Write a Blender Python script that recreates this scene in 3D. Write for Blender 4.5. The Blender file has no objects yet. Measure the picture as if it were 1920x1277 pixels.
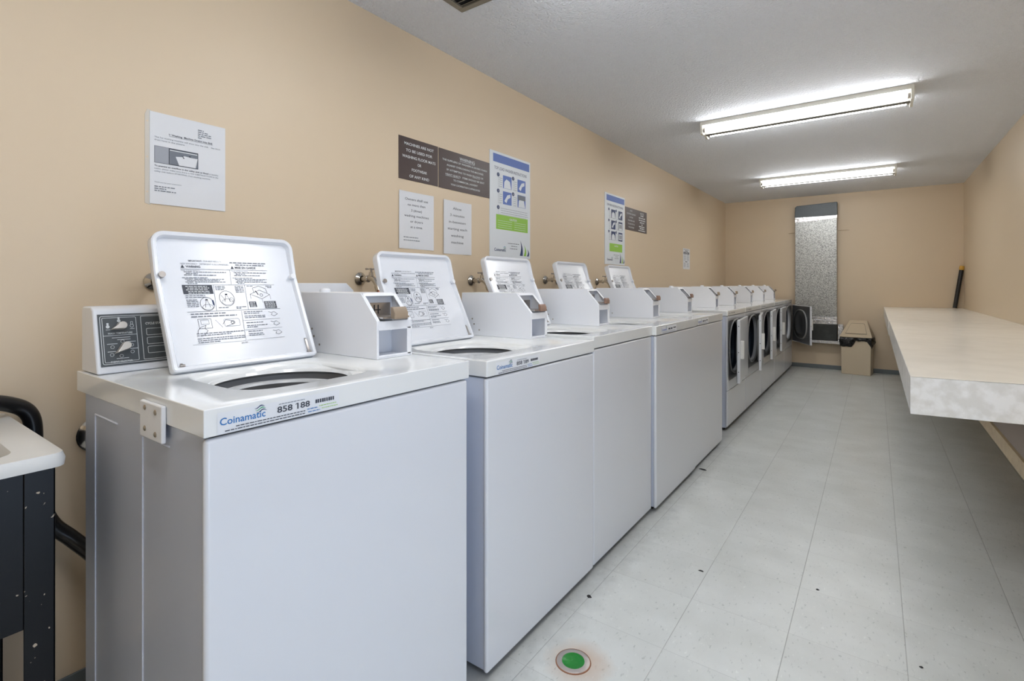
import bpy, bmesh, math, random
from mathutils import Vector, Matrix

S = bpy.context.scene
COL = S.collection
random.seed(7)

# ---------------------------------------------------------------- camera, world, exposure
FPX = 953.3
cam_d = bpy.data.cameras.new('camera')
cam_d.sensor_width = 36.0
cam_d.sensor_fit = 'HORIZONTAL'
cam_d.lens = FPX / 1920 * 36.0
cam_d.shift_y = (533.0 - 638.5) / 1920.0
cam_d.clip_start = 0.02
cam = bpy.data.objects.new('camera', cam_d)
COL.objects.link(cam)
cam.location = (1.80, 0.0, 1.124)
cam.rotation_euler = (math.radians(90), 0, math.radians(35.55))
S.camera = cam

world = bpy.data.worlds.new('world')
S.world = world
world.use_nodes = True
wb = world.node_tree.nodes['Background']
wb.inputs[0].default_value = (0.55, 0.72, 1.0, 1)
wb.inputs[1].default_value = 1.2

S.view_settings.view_transform = 'Standard'
S.view_settings.look = 'None'
S.view_settings.gamma = 1.0
S.view_settings.exposure = 0.56
S.cycles.use_denoising = True
S.cycles.max_bounces = 10
S.cycles.diffuse_bounces = 6
S.cycles.caustics_reflective = False
S.cycles.caustics_refractive = False
S.cycles.sample_clamp_indirect = 6.0

TUBE_POWER = 20.0       # emission of the visible tubes down the room
NEAR_TUBE_POWER = 22.0   # emission of the unseen near tubes, set stronger to brighten the near room
TUBE_COL = (0.97, 0.98, 1.0)

# cool area light outside an unseen doorway added in the right wall
dl = bpy.data.lights.new('added_doorway_light', 'AREA')
dl.shape = 'RECTANGLE'
dl.size, dl.size_y = 0.95, 2.0
dl.energy = 5.4
dl.color = (0.72, 0.84, 1.0)
dlo = bpy.data.objects.new('added_doorway_light', dl)
COL.objects.link(dlo)
dlo.location = (2.80, 0.42, 1.03)
dlo.rotation_euler = (math.radians(90), 0, math.radians(90))

W, D, H, Y0 = 2.645, 7.93, 2.315, -1.20
# ---------------------------------------------------------------- materials
def lin(c):
    return tuple(((v / 12.92) if v <= 0.04045 else ((v + 0.055) / 1.055) ** 2.4) for v in (x / 255 for x in c))

def mat(name, rgb, rough=0.5, metal=0.0, coat=0.0, spec=0.5, noise=None, bump=None, emit=None, alpha=None):
    m = bpy.data.materials.new(name)
    m.use_nodes = True
    nt = m.node_tree
    b = nt.nodes['Principled BSDF']
    col = lin(rgb) + (1,)
    b.inputs['Base Color'].default_value = col
    b.inputs['Roughness'].default_value = rough
    b.inputs['Metallic'].default_value = metal
    b.inputs['Coat Weight'].default_value = coat
    b.inputs['Coat Roughness'].default_value = 0.12
    b.inputs['Specular IOR Level'].default_value = spec
    tc = nt.nodes.new('ShaderNodeTexCoord')
    if noise:  # (scale, rgb2, lo, hi)
        n = nt.nodes.new('ShaderNodeTexNoise'); n.inputs['Scale'].default_value = noise[0]
        n.inputs['Detail'].default_value = 5
        r = nt.nodes.new('ShaderNodeValToRGB')
        r.color_ramp.elements[0].position = noise[2]; r.color_ramp.elements[0].color = col
        r.color_ramp.elements[1].position = noise[3]; r.color_ramp.elements[1].color = lin(noise[1]) + (1,)
        nt.links.new(tc.outputs['Object'], n.inputs['Vector'])
        nt.links.new(n.outputs['Fac'], r.inputs['Fac'])
        nt.links.new(r.outputs['Color'], b.inputs['Base Color'])
    if bump:  # (scale, strength, distance)
        n2 = nt.nodes.new('ShaderNodeTexNoise'); n2.inputs['Scale'].default_value = bump[0]
        n2.inputs['Detail'].default_value = 3
        bp = nt.nodes.new('ShaderNodeBump'); bp.inputs['Strength'].default_value = bump[1]
        bp.inputs['Distance'].default_value = bump[2]
        nt.links.new(tc.outputs['Object'], n2.inputs['Vector'])
        nt.links.new(n2.outputs['Fac'], bp.inputs['Height'])
        nt.links.new(bp.outputs['Normal'], b.inputs['Normal'])
    if emit:
        b.inputs['Emission Color'].default_value = emit[0] + (1,)
        b.inputs['Emission Strength'].default_value = emit[1]
    if alpha is not None:
        b.inputs['Alpha'].default_value = alpha
    return m

M = {}
M['wall'] = mat('tan_wall_paint', (214, 196, 170), 0.42, spec=0.35, bump=(140, 0.06, 0.002))
M['wall_far'] = M['wall']
M['white'] = mat('white_enamel', (220, 223, 229), 0.22, coat=0.35)
M['whiteshade'] = mat('white_enamel_shaded', (200, 207, 222), 0.28, coat=0.25)  # shade and cool reflection put into the enamel colour of machine sides
M['deck'] = mat('white_porcelain_enamel', (230, 232, 232), 0.14, coat=0.5)
M['plastic'] = mat('white_plastic', (228, 230, 234), 0.35)
M['liner'] = mat('white_lid_liner', (204, 209, 211), 0.30)
M['coinwhite'] = mat('white_powder_coat', (233, 235, 240), 0.38)
M['dark'] = mat('dark_gap', (28, 29, 31), 0.7)
M['panel'] = mat('charcoal_control_panel', (72, 77, 80), 0.35)
M['paneldk'] = mat('dark_panel_field', (56, 61, 63), 0.35)
M['printwhite'] = mat('white_print', (214, 218, 220), 0.5)
M['ink'] = mat('black_ink', (60, 64, 74), 0.6)
M['inkgrey'] = mat('grey_ink', (112, 118, 128), 0.6)
M['inklight'] = mat('light_grey_ink', (158, 162, 170), 0.6)
M['blue'] = mat('blue_print', (38, 112, 178), 0.5)
M['navy'] = mat('navy_print', (30, 52, 98), 0.5)
M['green'] = mat('green_print', (62, 160, 110), 0.5)
M['limegreen'] = mat('lime_print', (142, 192, 70), 0.5)
M['posterblue'] = mat('poster_blue', (84, 112, 182), 0.5)
M['paper'] = mat('white_paper', (222, 224, 228), 0.7)
M['poster'] = mat('white_poster_board', (222, 228, 234), 0.45)
M['sleeve'] = mat('clear_plastic_sleeve', (206, 200, 190), 0.25)
M['brown'] = mat('dark_brown_sign_plastic', (68, 54, 52), 0.4)
M['chrome'] = mat('chrome', (196, 192, 186), 0.16, metal=1.0, bump=(35, 0.15, 0.003))
M['copper'] = mat('copper_pipe', (180, 130, 110), 0.3, metal=1.0)
M['steel'] = mat('brushed_steel', (178, 172, 168), 0.3, metal=0.9)
M['slidehandle'] = mat('tan_coated_handle', (158, 142, 124), 0.42, metal=0.3)
M['slidebrown'] = mat('brown_coated_handle', (150, 122, 108), 0.42, metal=0.3)
M['knob'] = mat('silver_knob', (214, 210, 204), 0.3, metal=0.6)
M['black'] = mat('black_plastic', (22, 23, 26), 0.3)
M['rubber'] = mat('black_rubber', (20, 21, 24), 0.28)
M['tub'] = mat('white_tub_plastic', (216, 216, 214), 0.4)
M['basket'] = mat('grey_enamel_basket', (190, 192, 194), 0.3)
M['outertub'] = mat('grey_outer_tub', (150, 152, 154), 0.5)
M['drum'] = mat('galvanised_drum', (96, 112, 132), 0.35, metal=0.6)
M['doorinner'] = mat('grey_door_liner', (92, 94, 96), 0.4)
M['doorglass'] = mat('dark_door_bowl', (62, 63, 64), 0.3)
M['doorring'] = mat('light_door_seal', (150, 151, 150), 0.5)
M['laminate'] = mat('cream_laminate', (246, 243, 234), 0.24, noise=(8, (240, 237, 228), 0.38, 0.66))
M['apronlam'] = mat('mottled_cream_laminate', (236, 236, 234), 0.25, noise=(30, (220, 219, 214), 0.40, 0.62))
M['benchtop'] = mat('pale_shelf_laminate', (226, 214, 208), 0.4)
M['benchedge'] = mat('varnished_pale_wood_edge', (206, 184, 146), 0.4, noise=(30, (190, 164, 126), 0.4, 0.7))
M['bin'] = mat('beige_bin_plastic', (206, 190, 164), 0.4)
M['bag'] = mat('black_bin_liner', (16, 16, 18), 0.22, bump=(60, 0.6, 0.01))
M['ducttape'] = mat('dark_duct_wrap', (74, 84, 90), 0.38, bump=(18, 0.3, 0.01))
M['ductblack'] = mat('black_duct_base', (44, 47, 46), 0.45, noise=(14, (66, 68, 66), 0.5, 0.8))
M['foil'] = mat('foil_tape', (206, 206, 208), 0.22, metal=0.9, bump=(30, 0.5, 0.01))
M['base'] = mat('blue_grey_vinyl_cove', (104, 112, 116), 0.3)
M['yellow'] = mat('yellow_cap', (206, 160, 60), 0.4)
M['drainmetal'] = mat('drain_metal', (178, 170, 166), 0.35, metal=0.5)
M['drainrust'] = mat('rusty_drain_edge', (136, 92, 66), 0.6)
M['drainwater'] = mat('green_drain_cup', (8, 122, 34), 0.12, bump=(40, 0.4, 0.004))
M['ventmetal'] = mat('grey_vent_metal', (128, 122, 110), 0.4)
M['fixture'] = mat('white_fixture_enamel', (226, 224, 214), 0.4)
M['channel'] = mat('darkened_light_channel', (118, 117, 112), 0.5)  # white enamel greyed in its colour so the lit spine doesn't glare
M['tube'] = mat('lit_fluorescent_tube', (255, 255, 255), 0.4, emit=(TUBE_COL, TUBE_POWER))
M['screw'] = mat('screw_metal', (170, 160, 146), 0.35, metal=0.8)
M['handle'] = mat('white_door_handle', (228, 228, 226), 0.35)
M['blackpaint'] = mat('chipped_black_paint', (10, 11, 14), 0.30, spec=0.25)

# chipped black paint: light flecks where the paint has come off
nt = M['blackpaint'].node_tree; b = nt.nodes['Principled BSDF']
tc = nt.nodes.new('ShaderNodeTexCoord')
vo = nt.nodes.new('ShaderNodeTexNoise'); vo.inputs['Scale'].default_value = 75; vo.inputs['Detail'].default_value = 1
rp = nt.nodes.new('ShaderNodeValToRGB')
rp.color_ramp.elements[0].position = 0.735; rp.color_ramp.elements[0].color = lin((10, 11, 14)) + (1,)
rp.color_ramp.elements[1].position = 0.755; rp.color_ramp.elements[1].color = lin((176, 164, 146)) + (1,)
nt.links.new(tc.outputs['Object'], vo.inputs['Vector']); nt.links.new(vo.outputs['Fac'], rp.inputs['Fac'])
nt.links.new(rp.outputs['Color'], b.inputs['Base Color'])

# galvanised spangle
def make_galv():
    m = mat('galvanised_spangle', (170, 172, 170), 0.36, metal=0.75)
    nt = m.node_tree; b = nt.nodes['Principled BSDF']
    tc = nt.nodes.new('ShaderNodeTexCoord')
    v = nt.nodes.new('ShaderNodeTexVoronoi'); v.inputs['Scale'].default_value = 150
    n = nt.nodes.new('ShaderNodeTexNoise'); n.inputs['Scale'].default_value = 110; n.inputs['Detail'].default_value = 6
    mx = nt.nodes.new('ShaderNodeMath'); mx.operation = 'MULTIPLY_ADD'; mx.inputs[1].default_value = 0.5
    sep = nt.nodes.new('ShaderNodeSeparateColor')
    nt.links.new(tc.outputs['Object'], v.inputs['Vector']); nt.links.new(tc.outputs['Object'], n.inputs['Vector'])
    nt.links.new(v.outputs['Color'], sep.inputs[0]); nt.links.new(sep.outputs[0], mx.inputs[0])
    nt.links.new(n.outputs['Fac'], mx.inputs[2])
    r = nt.nodes.new('ShaderNodeValToRGB')
    r.color_ramp.elements[0].position = 0.45; r.color_ramp.elements[0].color = lin((104, 105, 104)) + (1,)
    r.color_ramp.elements[1].position = 0.95; r.color_ramp.elements[1].color = lin((190, 191, 188)) + (1,)
    nt.links.new(mx.outputs[0], r.inputs['Fac']); nt.links.new(r.outputs['Color'], b.inputs['Base Color'])
    return m
M['galv'] = make_galv()

def make_ceiling():
    m = mat('stippled_ceiling', (243, 247, 254), 0.75, spec=0.3)
    nt = m.node_tree; b = nt.nodes['Principled BSDF']
    tc = nt.nodes.new('ShaderNodeTexCoord')
    n = nt.nodes.new('ShaderNodeTexNoise'); n.inputs['Scale'].default_value = 85; n.inputs['Detail'].default_value = 3; n.inputs['Roughness'].default_value = 0.6
    bp = nt.nodes.new('ShaderNodeBump'); bp.inputs['Strength'].default_value = 1.0; bp.inputs['Distance'].default_value = 0.02
    nt.links.new(tc.outputs['Object'], n.inputs['Vector']); nt.links.new(n.outputs['Fac'], bp.inputs['Height'])
    nt.links.new(bp.outputs['Normal'], b.inputs['Normal'])
    return m
M['ceiling'] = make_ceiling()

def make_floor():
    m = bpy.data.materials.new('vinyl_floor_tiles'); m.use_nodes = True
    nt = m.node_tree; N = nt.nodes; L = nt.links; b = N['Principled BSDF']
    tc = N.new('ShaderNodeTexCoord'); sp = N.new('ShaderNodeSeparateXYZ'); L.new(tc.outputs['Object'], sp.inputs[0])
    def math_(op, a, bb=None, c=None):
        n = N.new('ShaderNodeMath'); n.operation = op
        for i, v in enumerate((a, bb, c)):
            if v is None: continue
            if isinstance(v, (int, float)): n.inputs[i].default_value = v
            else: L.new(v, n.inputs[i])
        return n.outputs[0]
    T = 0.3048
    fx = math_('DIVIDE', math_('SUBTRACT', sp.outputs[0], 0.962), T)
    fy = math_('DIVIDE', math_('SUBTRACT', sp.outputs[1], 1.546), T)
    def seam(f):
        fr = math_('FRACT', f)
        return math_('MINIMUM', fr, math_('SUBTRACT', 1.0, fr))
    sx, sy = seam(fx), seam(fy)
    # the seams running along the room are more open than the cross seams
    mx = N.new('ShaderNodeMapRange'); mx.inputs[1].default_value = 0.001; mx.inputs[2].default_value = 0.0060
    mx.inputs[3].default_value = 1; mx.inputs[4].default_value = 0; L.new(sx, mx.inputs[0])
    my = N.new('ShaderNodeMapRange'); my.inputs[1].default_value = 0.001; my.inputs[2].default_value = 0.0045
    my.inputs[3].default_value = 0.5; my.inputs[4].default_value = 0; L.new(sy, my.inputs[0])
    line = math_('MAXIMUM', mx.outputs[0], my.outputs[0])
    cmb = N.new('ShaderNodeCombineXYZ'); L.new(math_('FLOOR', fx), cmb.inputs[0]); L.new(math_('FLOOR', fy), cmb.inputs[1])
    wn = N.new('ShaderNodeTexWhiteNoise'); wn.noise_dimensions = '2D'; L.new(cmb.outputs[0], wn.inputs['Vector'])
    n1 = N.new('ShaderNodeTexNoise'); n1.inputs['Scale'].default_value = 5; n1.inputs['Detail'].default_value = 4; L.new(tc.outputs['Object'], n1.inputs['Vector'])
    mp = N.new('ShaderNodeMapping'); mp.inputs['Scale'].default_value = (1.0, 0.45, 1); mp.inputs['Rotation'].default_value = (0, 0, 0.5)
    L.new(tc.outputs['Object'], mp.inputs[0])
    n2 = N.new('ShaderNodeTexNoise'); n2.inputs['Scale'].default_value = 95; n2.inputs['Detail'].default_value = 3; L.new(mp.outputs[0], n2.inputs['Vector'])
    r1 = N.new('ShaderNodeValToRGB')
    r1.color_ramp.elements[0].position = 0.3; r1.color_ramp.elements[0].color = lin((198, 201, 198)) + (1,)
    r1.color_ramp.elements[1].position = 0.7; r1.color_ramp.elements[1].color = lin((212, 215, 213)) + (1,)
    L.new(n1.outputs['Fac'], r1.inputs[0])
    r2 = N.new('ShaderNodeValToRGB')
    cr = r2.color_ramp
    cr.elements[0].position = 0.27; cr.elements[0].color = (0.70, 0.72, 0.72, 1)
    cr.elements[1].position = 0.38; cr.elements[1].color = (1, 1, 1, 1)
    e = cr.elements.new(0.64); e.color = (1, 1, 1, 1)
    e = cr.elements.new(0.72); e.color = (1.12, 1.12, 1.12, 1)
    L.new(n2.outputs['Fac'], r2.inputs[0])
    mul = N.new('ShaderNodeMix'); mul.data_type = 'RGBA'; mul.blend_type = 'MULTIPLY'; mul.inputs[0].default_value = 1
    L.new(r1.outputs[0], mul.inputs[6]); L.new(r2.outputs[0], mul.inputs[7])
    tv = N.new('ShaderNodeMapRange'); tv.inputs[3].default_value = 0.965; tv.inputs[4].default_value = 1.03; L.new(wn.outputs['Value'], tv.inputs[0])
    mul2 = N.new('ShaderNodeMix'); mul2.data_type = 'RGBA'; mul2.blend_type = 'MULTIPLY'; mul2.inputs[0].default_value = 1
    cc = N.new('ShaderNodeCombineColor')
    for i in range(3): L.new(tv.outputs[0], cc.inputs[i])
    L.new(mul.outputs[2], mul2.inputs[6]); L.new(cc.outputs[0], mul2.inputs[7])
    # rust stain round the floor drain
    dx = math_('SUBTRACT', sp.outputs[0], 1.085); dy = math_('SUBTRACT', sp.outputs[1], 1.345)
    r = math_('SQRT', math_('ADD', math_('MULTIPLY', dx, dx), math_('MULTIPLY', dy, dy)))
    n3 = N.new('ShaderNodeTexNoise'); n3.inputs['Scale'].default_value = 22; n3.inputs['Detail'].default_value = 5; L.new(tc.outputs['Object'], n3.inputs['Vector'])
    rr = math_('SUBTRACT', r, math_('MULTIPLY', n3.outputs['Fac'], 0.05))
    st = N.new('ShaderNodeMapRange'); st.inputs[1].default_value = 0.015; st.inputs[2].default_value = 0.085
    st.inputs[3].default_value = 0.5; st.inputs[4].default_value = 0; L.new(rr, st.inputs[0])
    mr = N.new('ShaderNodeMix'); mr.data_type = 'RGBA'; L.new(st.outputs[0], mr.inputs[0])
    L.new(mul2.outputs[2], mr.inputs[6]); mr.inputs[7].default_value = lin((176, 132, 88)) + (1,)
    # grime along the front of the machines
    g = N.new('ShaderNodeMapRange'); g.inputs[1].default_value = 0.91; g.inputs[2].default_value = 1.03
    g.inputs[3].default_value = 0.75; g.inputs[4].default_value = 0
    L.new(math_('ADD', sp.outputs[0], math_('MULTIPLY', math_('SUBTRACT', n3.outputs['Fac'], 0.5), 0.14)), g.inputs[0])
    mg = N.new('ShaderNodeMix'); mg.data_type = 'RGBA'; L.new(math_('MULTIPLY', g.outputs[0], n1.outputs['Fac']), mg.inputs[0])
    L.new(mr.outputs[2], mg.inputs[6]); mg.inputs[7].default_value = lin((96, 98, 100)) + (1,)
    ml = N.new('ShaderNodeMix'); ml.data_type = 'RGBA'; L.new(math_('MULTIPLY', line, 0.6), ml.inputs[0])
    L.new(mg.outputs[2], ml.inputs[6]); ml.inputs[7].default_value = lin((112, 114, 112)) + (1,)
    L.new(ml.outputs[2], b.inputs['Base Color'])
    rg = N.new('ShaderNodeMapRange'); rg.inputs[3].default_value = 0.29; rg.inputs[4].default_value = 0.35
    L.new(n1.outputs['Fac'], rg.inputs[0]); L.new(rg.outputs[0], b.inputs['Roughness'])
    bp = N.new('ShaderNodeBump'); bp.inputs['Strength'].default_value = 0.25; bp.inputs['Distance'].default_value = 0.002
    n4 = N.new('ShaderNodeTexNoise'); n4.inputs['Scale'].default_value = 9; n4.inputs['Detail'].default_value = 2; L.new(tc.outputs['Object'], n4.inputs['Vector'])
    L.new(math_('SUBTRACT', math_('MULTIPLY', n4.outputs['Fac'], 1.0), line), bp.inputs['Height'])
    L.new(bp.outputs['Normal'], b.inputs['Normal'])
    return m
M['floor'] = make_floor()

# ---------------------------------------------------------------- mesh helpers
class MB:
    def __init__(self):
        self.bm = bmesh.new(); self.mi = 0; self.mats = []
    def use(self, name):
        if name not in self.mats: self.mats.append(name)
        self.mi = self.mats.index(name); return self
    def face(self, vs, smooth=None):
        try:
            f = self.bm.faces.new(vs); f.material_index = self.mi; return f
        except ValueError:
            return None
    def v(self, p): return self.bm.verts.new(p)
    def poly(self, pts): return self.face([self.v(p) for p in pts])
    def box(self, x0, x1, y0, y1, z0, z1):
        c = [(x0, y0, z0), (x1, y0, z0), (x1, y1, z0), (x0, y1, z0), (x0, y0, z1), (x1, y0, z1), (x1, y1, z1), (x0, y1, z1)]
        vs = [self.v(p) for p in c]
        for q in ((0, 3, 2, 1), (4, 5, 6, 7), (0, 1, 5, 4), (1, 2, 6, 5), (2, 3, 7, 6), (3, 0, 4, 7)):
            self.face([vs[i] for i in q])
        return self
    def prism(self, pts, axis, a, b):
        # pts 2D in the other two axes (in xyz order), extruded from a to b along axis
        def mk(p, t):
            return {'x': (t, p[0], p[1]), 'y': (p[0], t, p[1]), 'z': (p[0], p[1], t)}[axis]
        A = [self.v(mk(p, a)) for p in pts]; B = [self.v(mk(p, b)) for p in pts]
        self.face(A); self.face(B[::-1])
        n = len(pts)
        for i in range(n): self.face([A[i], B[i], B[(i + 1) % n], A[(i + 1) % n]])
        return self
    def cyl(self, p0, p1, r0, r1=None, n=20, caps=True):
        r1 = r0 if r1 is None else r1
        p0, p1 = Vector(p0), Vector(p1); d = (p1 - p0).normalized()
        u = d.orthogonal().normalized(); w = d.cross(u)
        A = [self.v(p0 + (u * math.cos(t) + w * math.sin(t)) * r0) for t in [2 * math.pi * i / n for i in range(n)]]
        B = [self.v(p1 + (u * math.cos(t) + w * math.sin(t)) * r1) for t in [2 * math.pi * i / n for i in range(n)]]
        for i in range(n): self.face([A[i], A[(i + 1) % n], B[(i + 1) % n], B[i]])
        if caps: self.face(A[::-1]); self.face(B)
        return self
    def lathe(self, o, axis, prof, n=28):
        # prof: list of (r, t) along axis vector from o
        o = Vector(o); d = Vector(axis).normalized(); u = d.orthogonal().normalized(); w = d.cross(u)
        rings = []
        for r, t in prof:
            if r < 1e-6: rings.append([self.v(o + d * t)])
            else: rings.append([self.v(o + d * t + (u * math.cos(2 * math.pi * i / n) + w * math.sin(2 * math.pi * i / n)) * r) for i in range(n)])
        for a, b in zip(rings, rings[1:]):
            for i in range(n):
                j = (i + 1) % n
                if len(a) == 1 and len(b) == 1: continue
                if len(a) == 1: self.face([a[0], b[j], b[i]])
                elif len(b) == 1: self.face([a[i], a[j], b[0]])
                else: self.face([a[i], a[j], b[j], b[i]])
        return self
    def tube(self, pts, r, n=12, sub=6):
        P = [Vector(p) for p in pts]
        if sub > 1 and len(P) > 2:
            Q = []
            for i in range(len(P) - 1):
                a = P[max(i - 1, 0)]; b = P[i]; c = P[i + 1]; d = P[min(i + 2, len(P) - 1)]
                for k in range(sub):
                    t = k / sub
                    Q.append(0.5 * ((2 * b) + (c - a) * t + (2 * a - 5 * b + 4 * c - d) * t * t + (-a + 3 * b - 3 * c + d) * t ** 3))
            Q.append(P[-1]); P = Q
        rings = []; prev = None
        for i, p in enumerate(P):
            t = (P[min(i + 1, len(P) - 1)] - P[max(i - 1, 0)]).normalized()
            u = t.orthogonal().normalized() if prev is None else (prev - t * prev.dot(t)).normalized()
            prev = u; w = t.cross(u)
            rings.append([self.v(p + (u * math.cos(2 * math.pi * k / n) + w * math.sin(2 * math.pi * k / n)) * r) for k in range(n)])
        for a, b in zip(rings, rings[1:]):
            for k in range(n): self.face([a[k], a[(k + 1) % n], b[(k + 1) % n], b[k]])
        self.face(rings[0][::-1]); self.face(rings[-1])
        return self
    def bridge(self, A, B):
        n = len(A)
        for i in range(n): self.face([A[i], A[(i + 1) % n], B[(i + 1) % n], B[i]])
    def split(self, name, parent=None, **kw):
        """every loose piece becomes its own object"""
        bm = self.bm; seen = set(); out = []
        bm.verts.ensure_lookup_table(); bm.verts.index_update()
        groups = []
        for v0 in bm.verts:
            if v0 in seen: continue
            st = [v0]; seen.add(v0); g = []
            while st:
                a = st.pop(); g.append(a)
                for e in a.link_edges:
                    b = e.other_vert(a)
                    if b not in seen: seen.add(b); st.append(b)
            groups.append(g)
        for g in groups:
            k = MB(); k.mats = list(self.mats); mp = {v: k.bm.verts.new(v.co) for v in g}
            fs = {f for v in g for f in v.link_faces}
            for f in fs:
                nf = k.bm.faces.new([mp[v] for v in f.verts]); nf.material_index = f.material_index
            out.append(k.build(name, parent, **kw))
        bm.free(); return out
    def build(self, name, parent=None, mats=None, bevel=0, segs=3, smooth=True, fixn=True):
        if fixn: bmesh.ops.recalc_face_normals(self.bm, faces=self.bm.faces)
        me = bpy.data.meshes.new(name)
        self.bm.to_mesh(me); self.bm.free()
        ms = mats if mats else self.mats
        if isinstance(ms, str): ms = [ms]
        for k in ms: me.materials.append(M[k])
        o = bpy.data.objects.new(name, me); COL.objects.link(o)
        if parent is not None: o.parent = parent
        if smooth:
            for p in me.polygons: p.use_smooth = True
            me.set_sharp_from_angle(angle=math.radians(38))
        if bevel:
            md = o.modifiers.new('bevel', 'BEVEL'); md.width = bevel; md.segments = segs
            md.limit_method = 'ANGLE'; md.angle_limit = math.radians(38); md.harden_normals = True
        return o

def simple(name, matname, parent=None, bevel=0, segs=3):
    """box builder shortcut: returns an MB whose build is preset"""
    m = MB(); m.use(matname); return m

def thing(name, label, cat, loc=(0, 0, 0), rz=0, group=None):
    o = bpy.data.objects.new(name, None); COL.objects.link(o)
    o.location = loc; o.rotation_euler = (0, 0, rz); o.empty_display_size = 0.1
    return tag(o, label, cat, group)

def tag(o, label, cat, group=None, kind=None):
    o['label'] = label; o['category'] = cat
    if group: o['group'] = group
    if kind: o['kind'] = kind
    return o

def struct(o, label, cat):
    o['label'] = label; o['category'] = cat; o['kind'] = 'structure'; return o

# ---- flat print on surfaces
_font_cache = {}
def glyph_mesh(s, bold=0.0, sp=1.0):
    key = (s, bold, sp)
    if key in _font_cache: return _font_cache[key]
    c = bpy.data.curves.new('t', 'FONT'); c.body = s; c.size = 1.0; c.offset = bold; c.resolution_u = 3
    c.space_character = sp
    o = bpy.data.objects.new('t', c); COL.objects.link(o)
    dg = bpy.context.evaluated_depsgraph_get(); dg.update()
    me = o.evaluated_get(dg).to_mesh()
    vs = [(v.co.x, v.co.y) for v in me.vertices]; fs = [tuple(p.vertices) for p in me.polygons]
    o.evaluated_get(dg).to_mesh_clear()
    bpy.data.objects.remove(o); bpy.data.curves.remove(c)
    if vs:
        x0 = min(v[0] for v in vs); x1 = max(v[0] for v in vs)
    else: x0, x1 = 0, 1
    _font_cache[key] = (vs, fs, x0, x1)
    return _font_cache[key]
CAP = 0.729  # approximate cap height of the built-in font at size 1

class Print:
    """marks on a surface; x to the right, y down from the sheet's top left corner (metres)"""
    def __init__(self, P):
        self.P = P; self.m = MB(); self.k = 0
    def lift(self):
        self.k += 1
        return 0.0006 + (self.k % 7) * 0.00001
    def rect(self, mt, x0, y0, x1, y1, up=0.0):
        self.m.use(mt); L = 0.0006 + up
        self.m.poly([self.P(x0, y0, L), self.P(x0, y1, L), self.P(x1, y1, L), self.P(x1, y0, L)])
    def poly(self, mt, pts, up=0.0):
        self.m.use(mt); L = 0.0006 + up
        self.m.poly([self.P(x, y, L) for x, y in pts])
    def line(self, mt, pts, w, up=0.0, closed=False):
        self.m.use(mt); L = 0.0006 + up
        pp = list(pts) + ([pts[0]] if closed else [])
        for (xa, ya), (xb, yb) in zip(pp, pp[1:]):
            d = math.hypot(xb - xa, yb - ya)
            if d < 1e-7: continue
            nx, ny = -(yb - ya) / d * w / 2, (xb - xa) / d * w / 2
            self.m.poly([self.P(xa + nx, ya + ny, L), self.P(xa - nx, ya - ny, L), self.P(xb - nx, yb - ny, L), self.P(xb + nx, yb + ny, L)])
    def disc(self, mt, x, y, r, up=0.0, ry=None, n=18):
        ry = ry or r
        self.poly(mt, [(x + r * math.cos(2 * math.pi * i / n), y - ry * math.sin(2 * math.pi * i / n)) for i in range(n)], up)
    def ring(self, mt, x, y, r, w, ry=None, up=0.0, n=18):
        ry = ry or r
        self.line(mt, [(x + r * math.cos(2 * math.pi * i / n), y - ry * math.sin(2 * math.pi * i / n)) for i in range(n)], w, up, True)
    def rrect(self, mt, x0, y0, x1, y1, r, w, up=0.0):
        pts = []
        for cx, cy, a0 in ((x1 - r, y0 + r, 0), (x0 + r, y0 + r, 90), (x0 + r, y1 - r, 180), (x1 - r, y1 - r, 270)):
            for k in range(4):
                a = math.radians(a0 + k * 30); pts.append((cx + r * math.cos(a), cy - r * math.sin(a)))
        self.line(mt, pts, w, up, True)
    def text(self, mt, s, x, y, h, width=None, align='l', bold=0.0, up=0.0, sp=1.0, slant=0.0):
        """baseline at y, cap height h; width squeezes or stretches to fit"""
        vs, fs, x0, x1 = glyph_mesh(s, bold, sp)
        sy = h / CAP
        sx = width / (x1 - x0) if width else sy * 0.95
        w = (x1 - x0) * sx
        ox = x - (0 if align == 'l' else w / 2 if align == 'c' else w)
        self.m.use(mt); L = 0.0006 + up
        V = [self.m.v(self.P(ox + (a - x0) * sx + slant * b * sy, y - b * sy, L)) for a, b in vs]
        for f in fs: self.m.face([V[i] for i in f])
        for i, ch in enumerate(s):
            if ch == '1':   # the built-in face draws 1 as a bare stroke: add its flag
                bx1 = glyph_mesh(s[:i + 1], bold, sp)[3] - x0; st = 0.095 + bold * 2
                xl = ox + (bx1 - st) * sx
                self.poly(mt, [(xl, y - h), (xl, y - h * .84), (xl - .17 * sx, y - h * .70), (xl - .17 * sx, y - h * .80)], up)
        return ox, ox + w
    def greek(self, mt, x, y, w, h, seed=0, up=0.00025):
        """a line of print too small to read, as word-length dashes"""
        rnd = random.Random(seed + int(x * 9000) + int(y * 7000)); cx = x
        while cx < x + w - h:
            wl = min(rnd.uniform(1.6, 5.5) * h, x + w - cx)
            self.rect(mt, cx, y - h, cx + wl, y, up); cx += wl + h * 0.8
    def build(self, name, parent): return self.m.build(name, parent, smooth=False, fixn=False)

def wallP(y0, ztop, x=0.002):
    return lambda a, b, l: (x + l, y0 + a, ztop - b)

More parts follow.
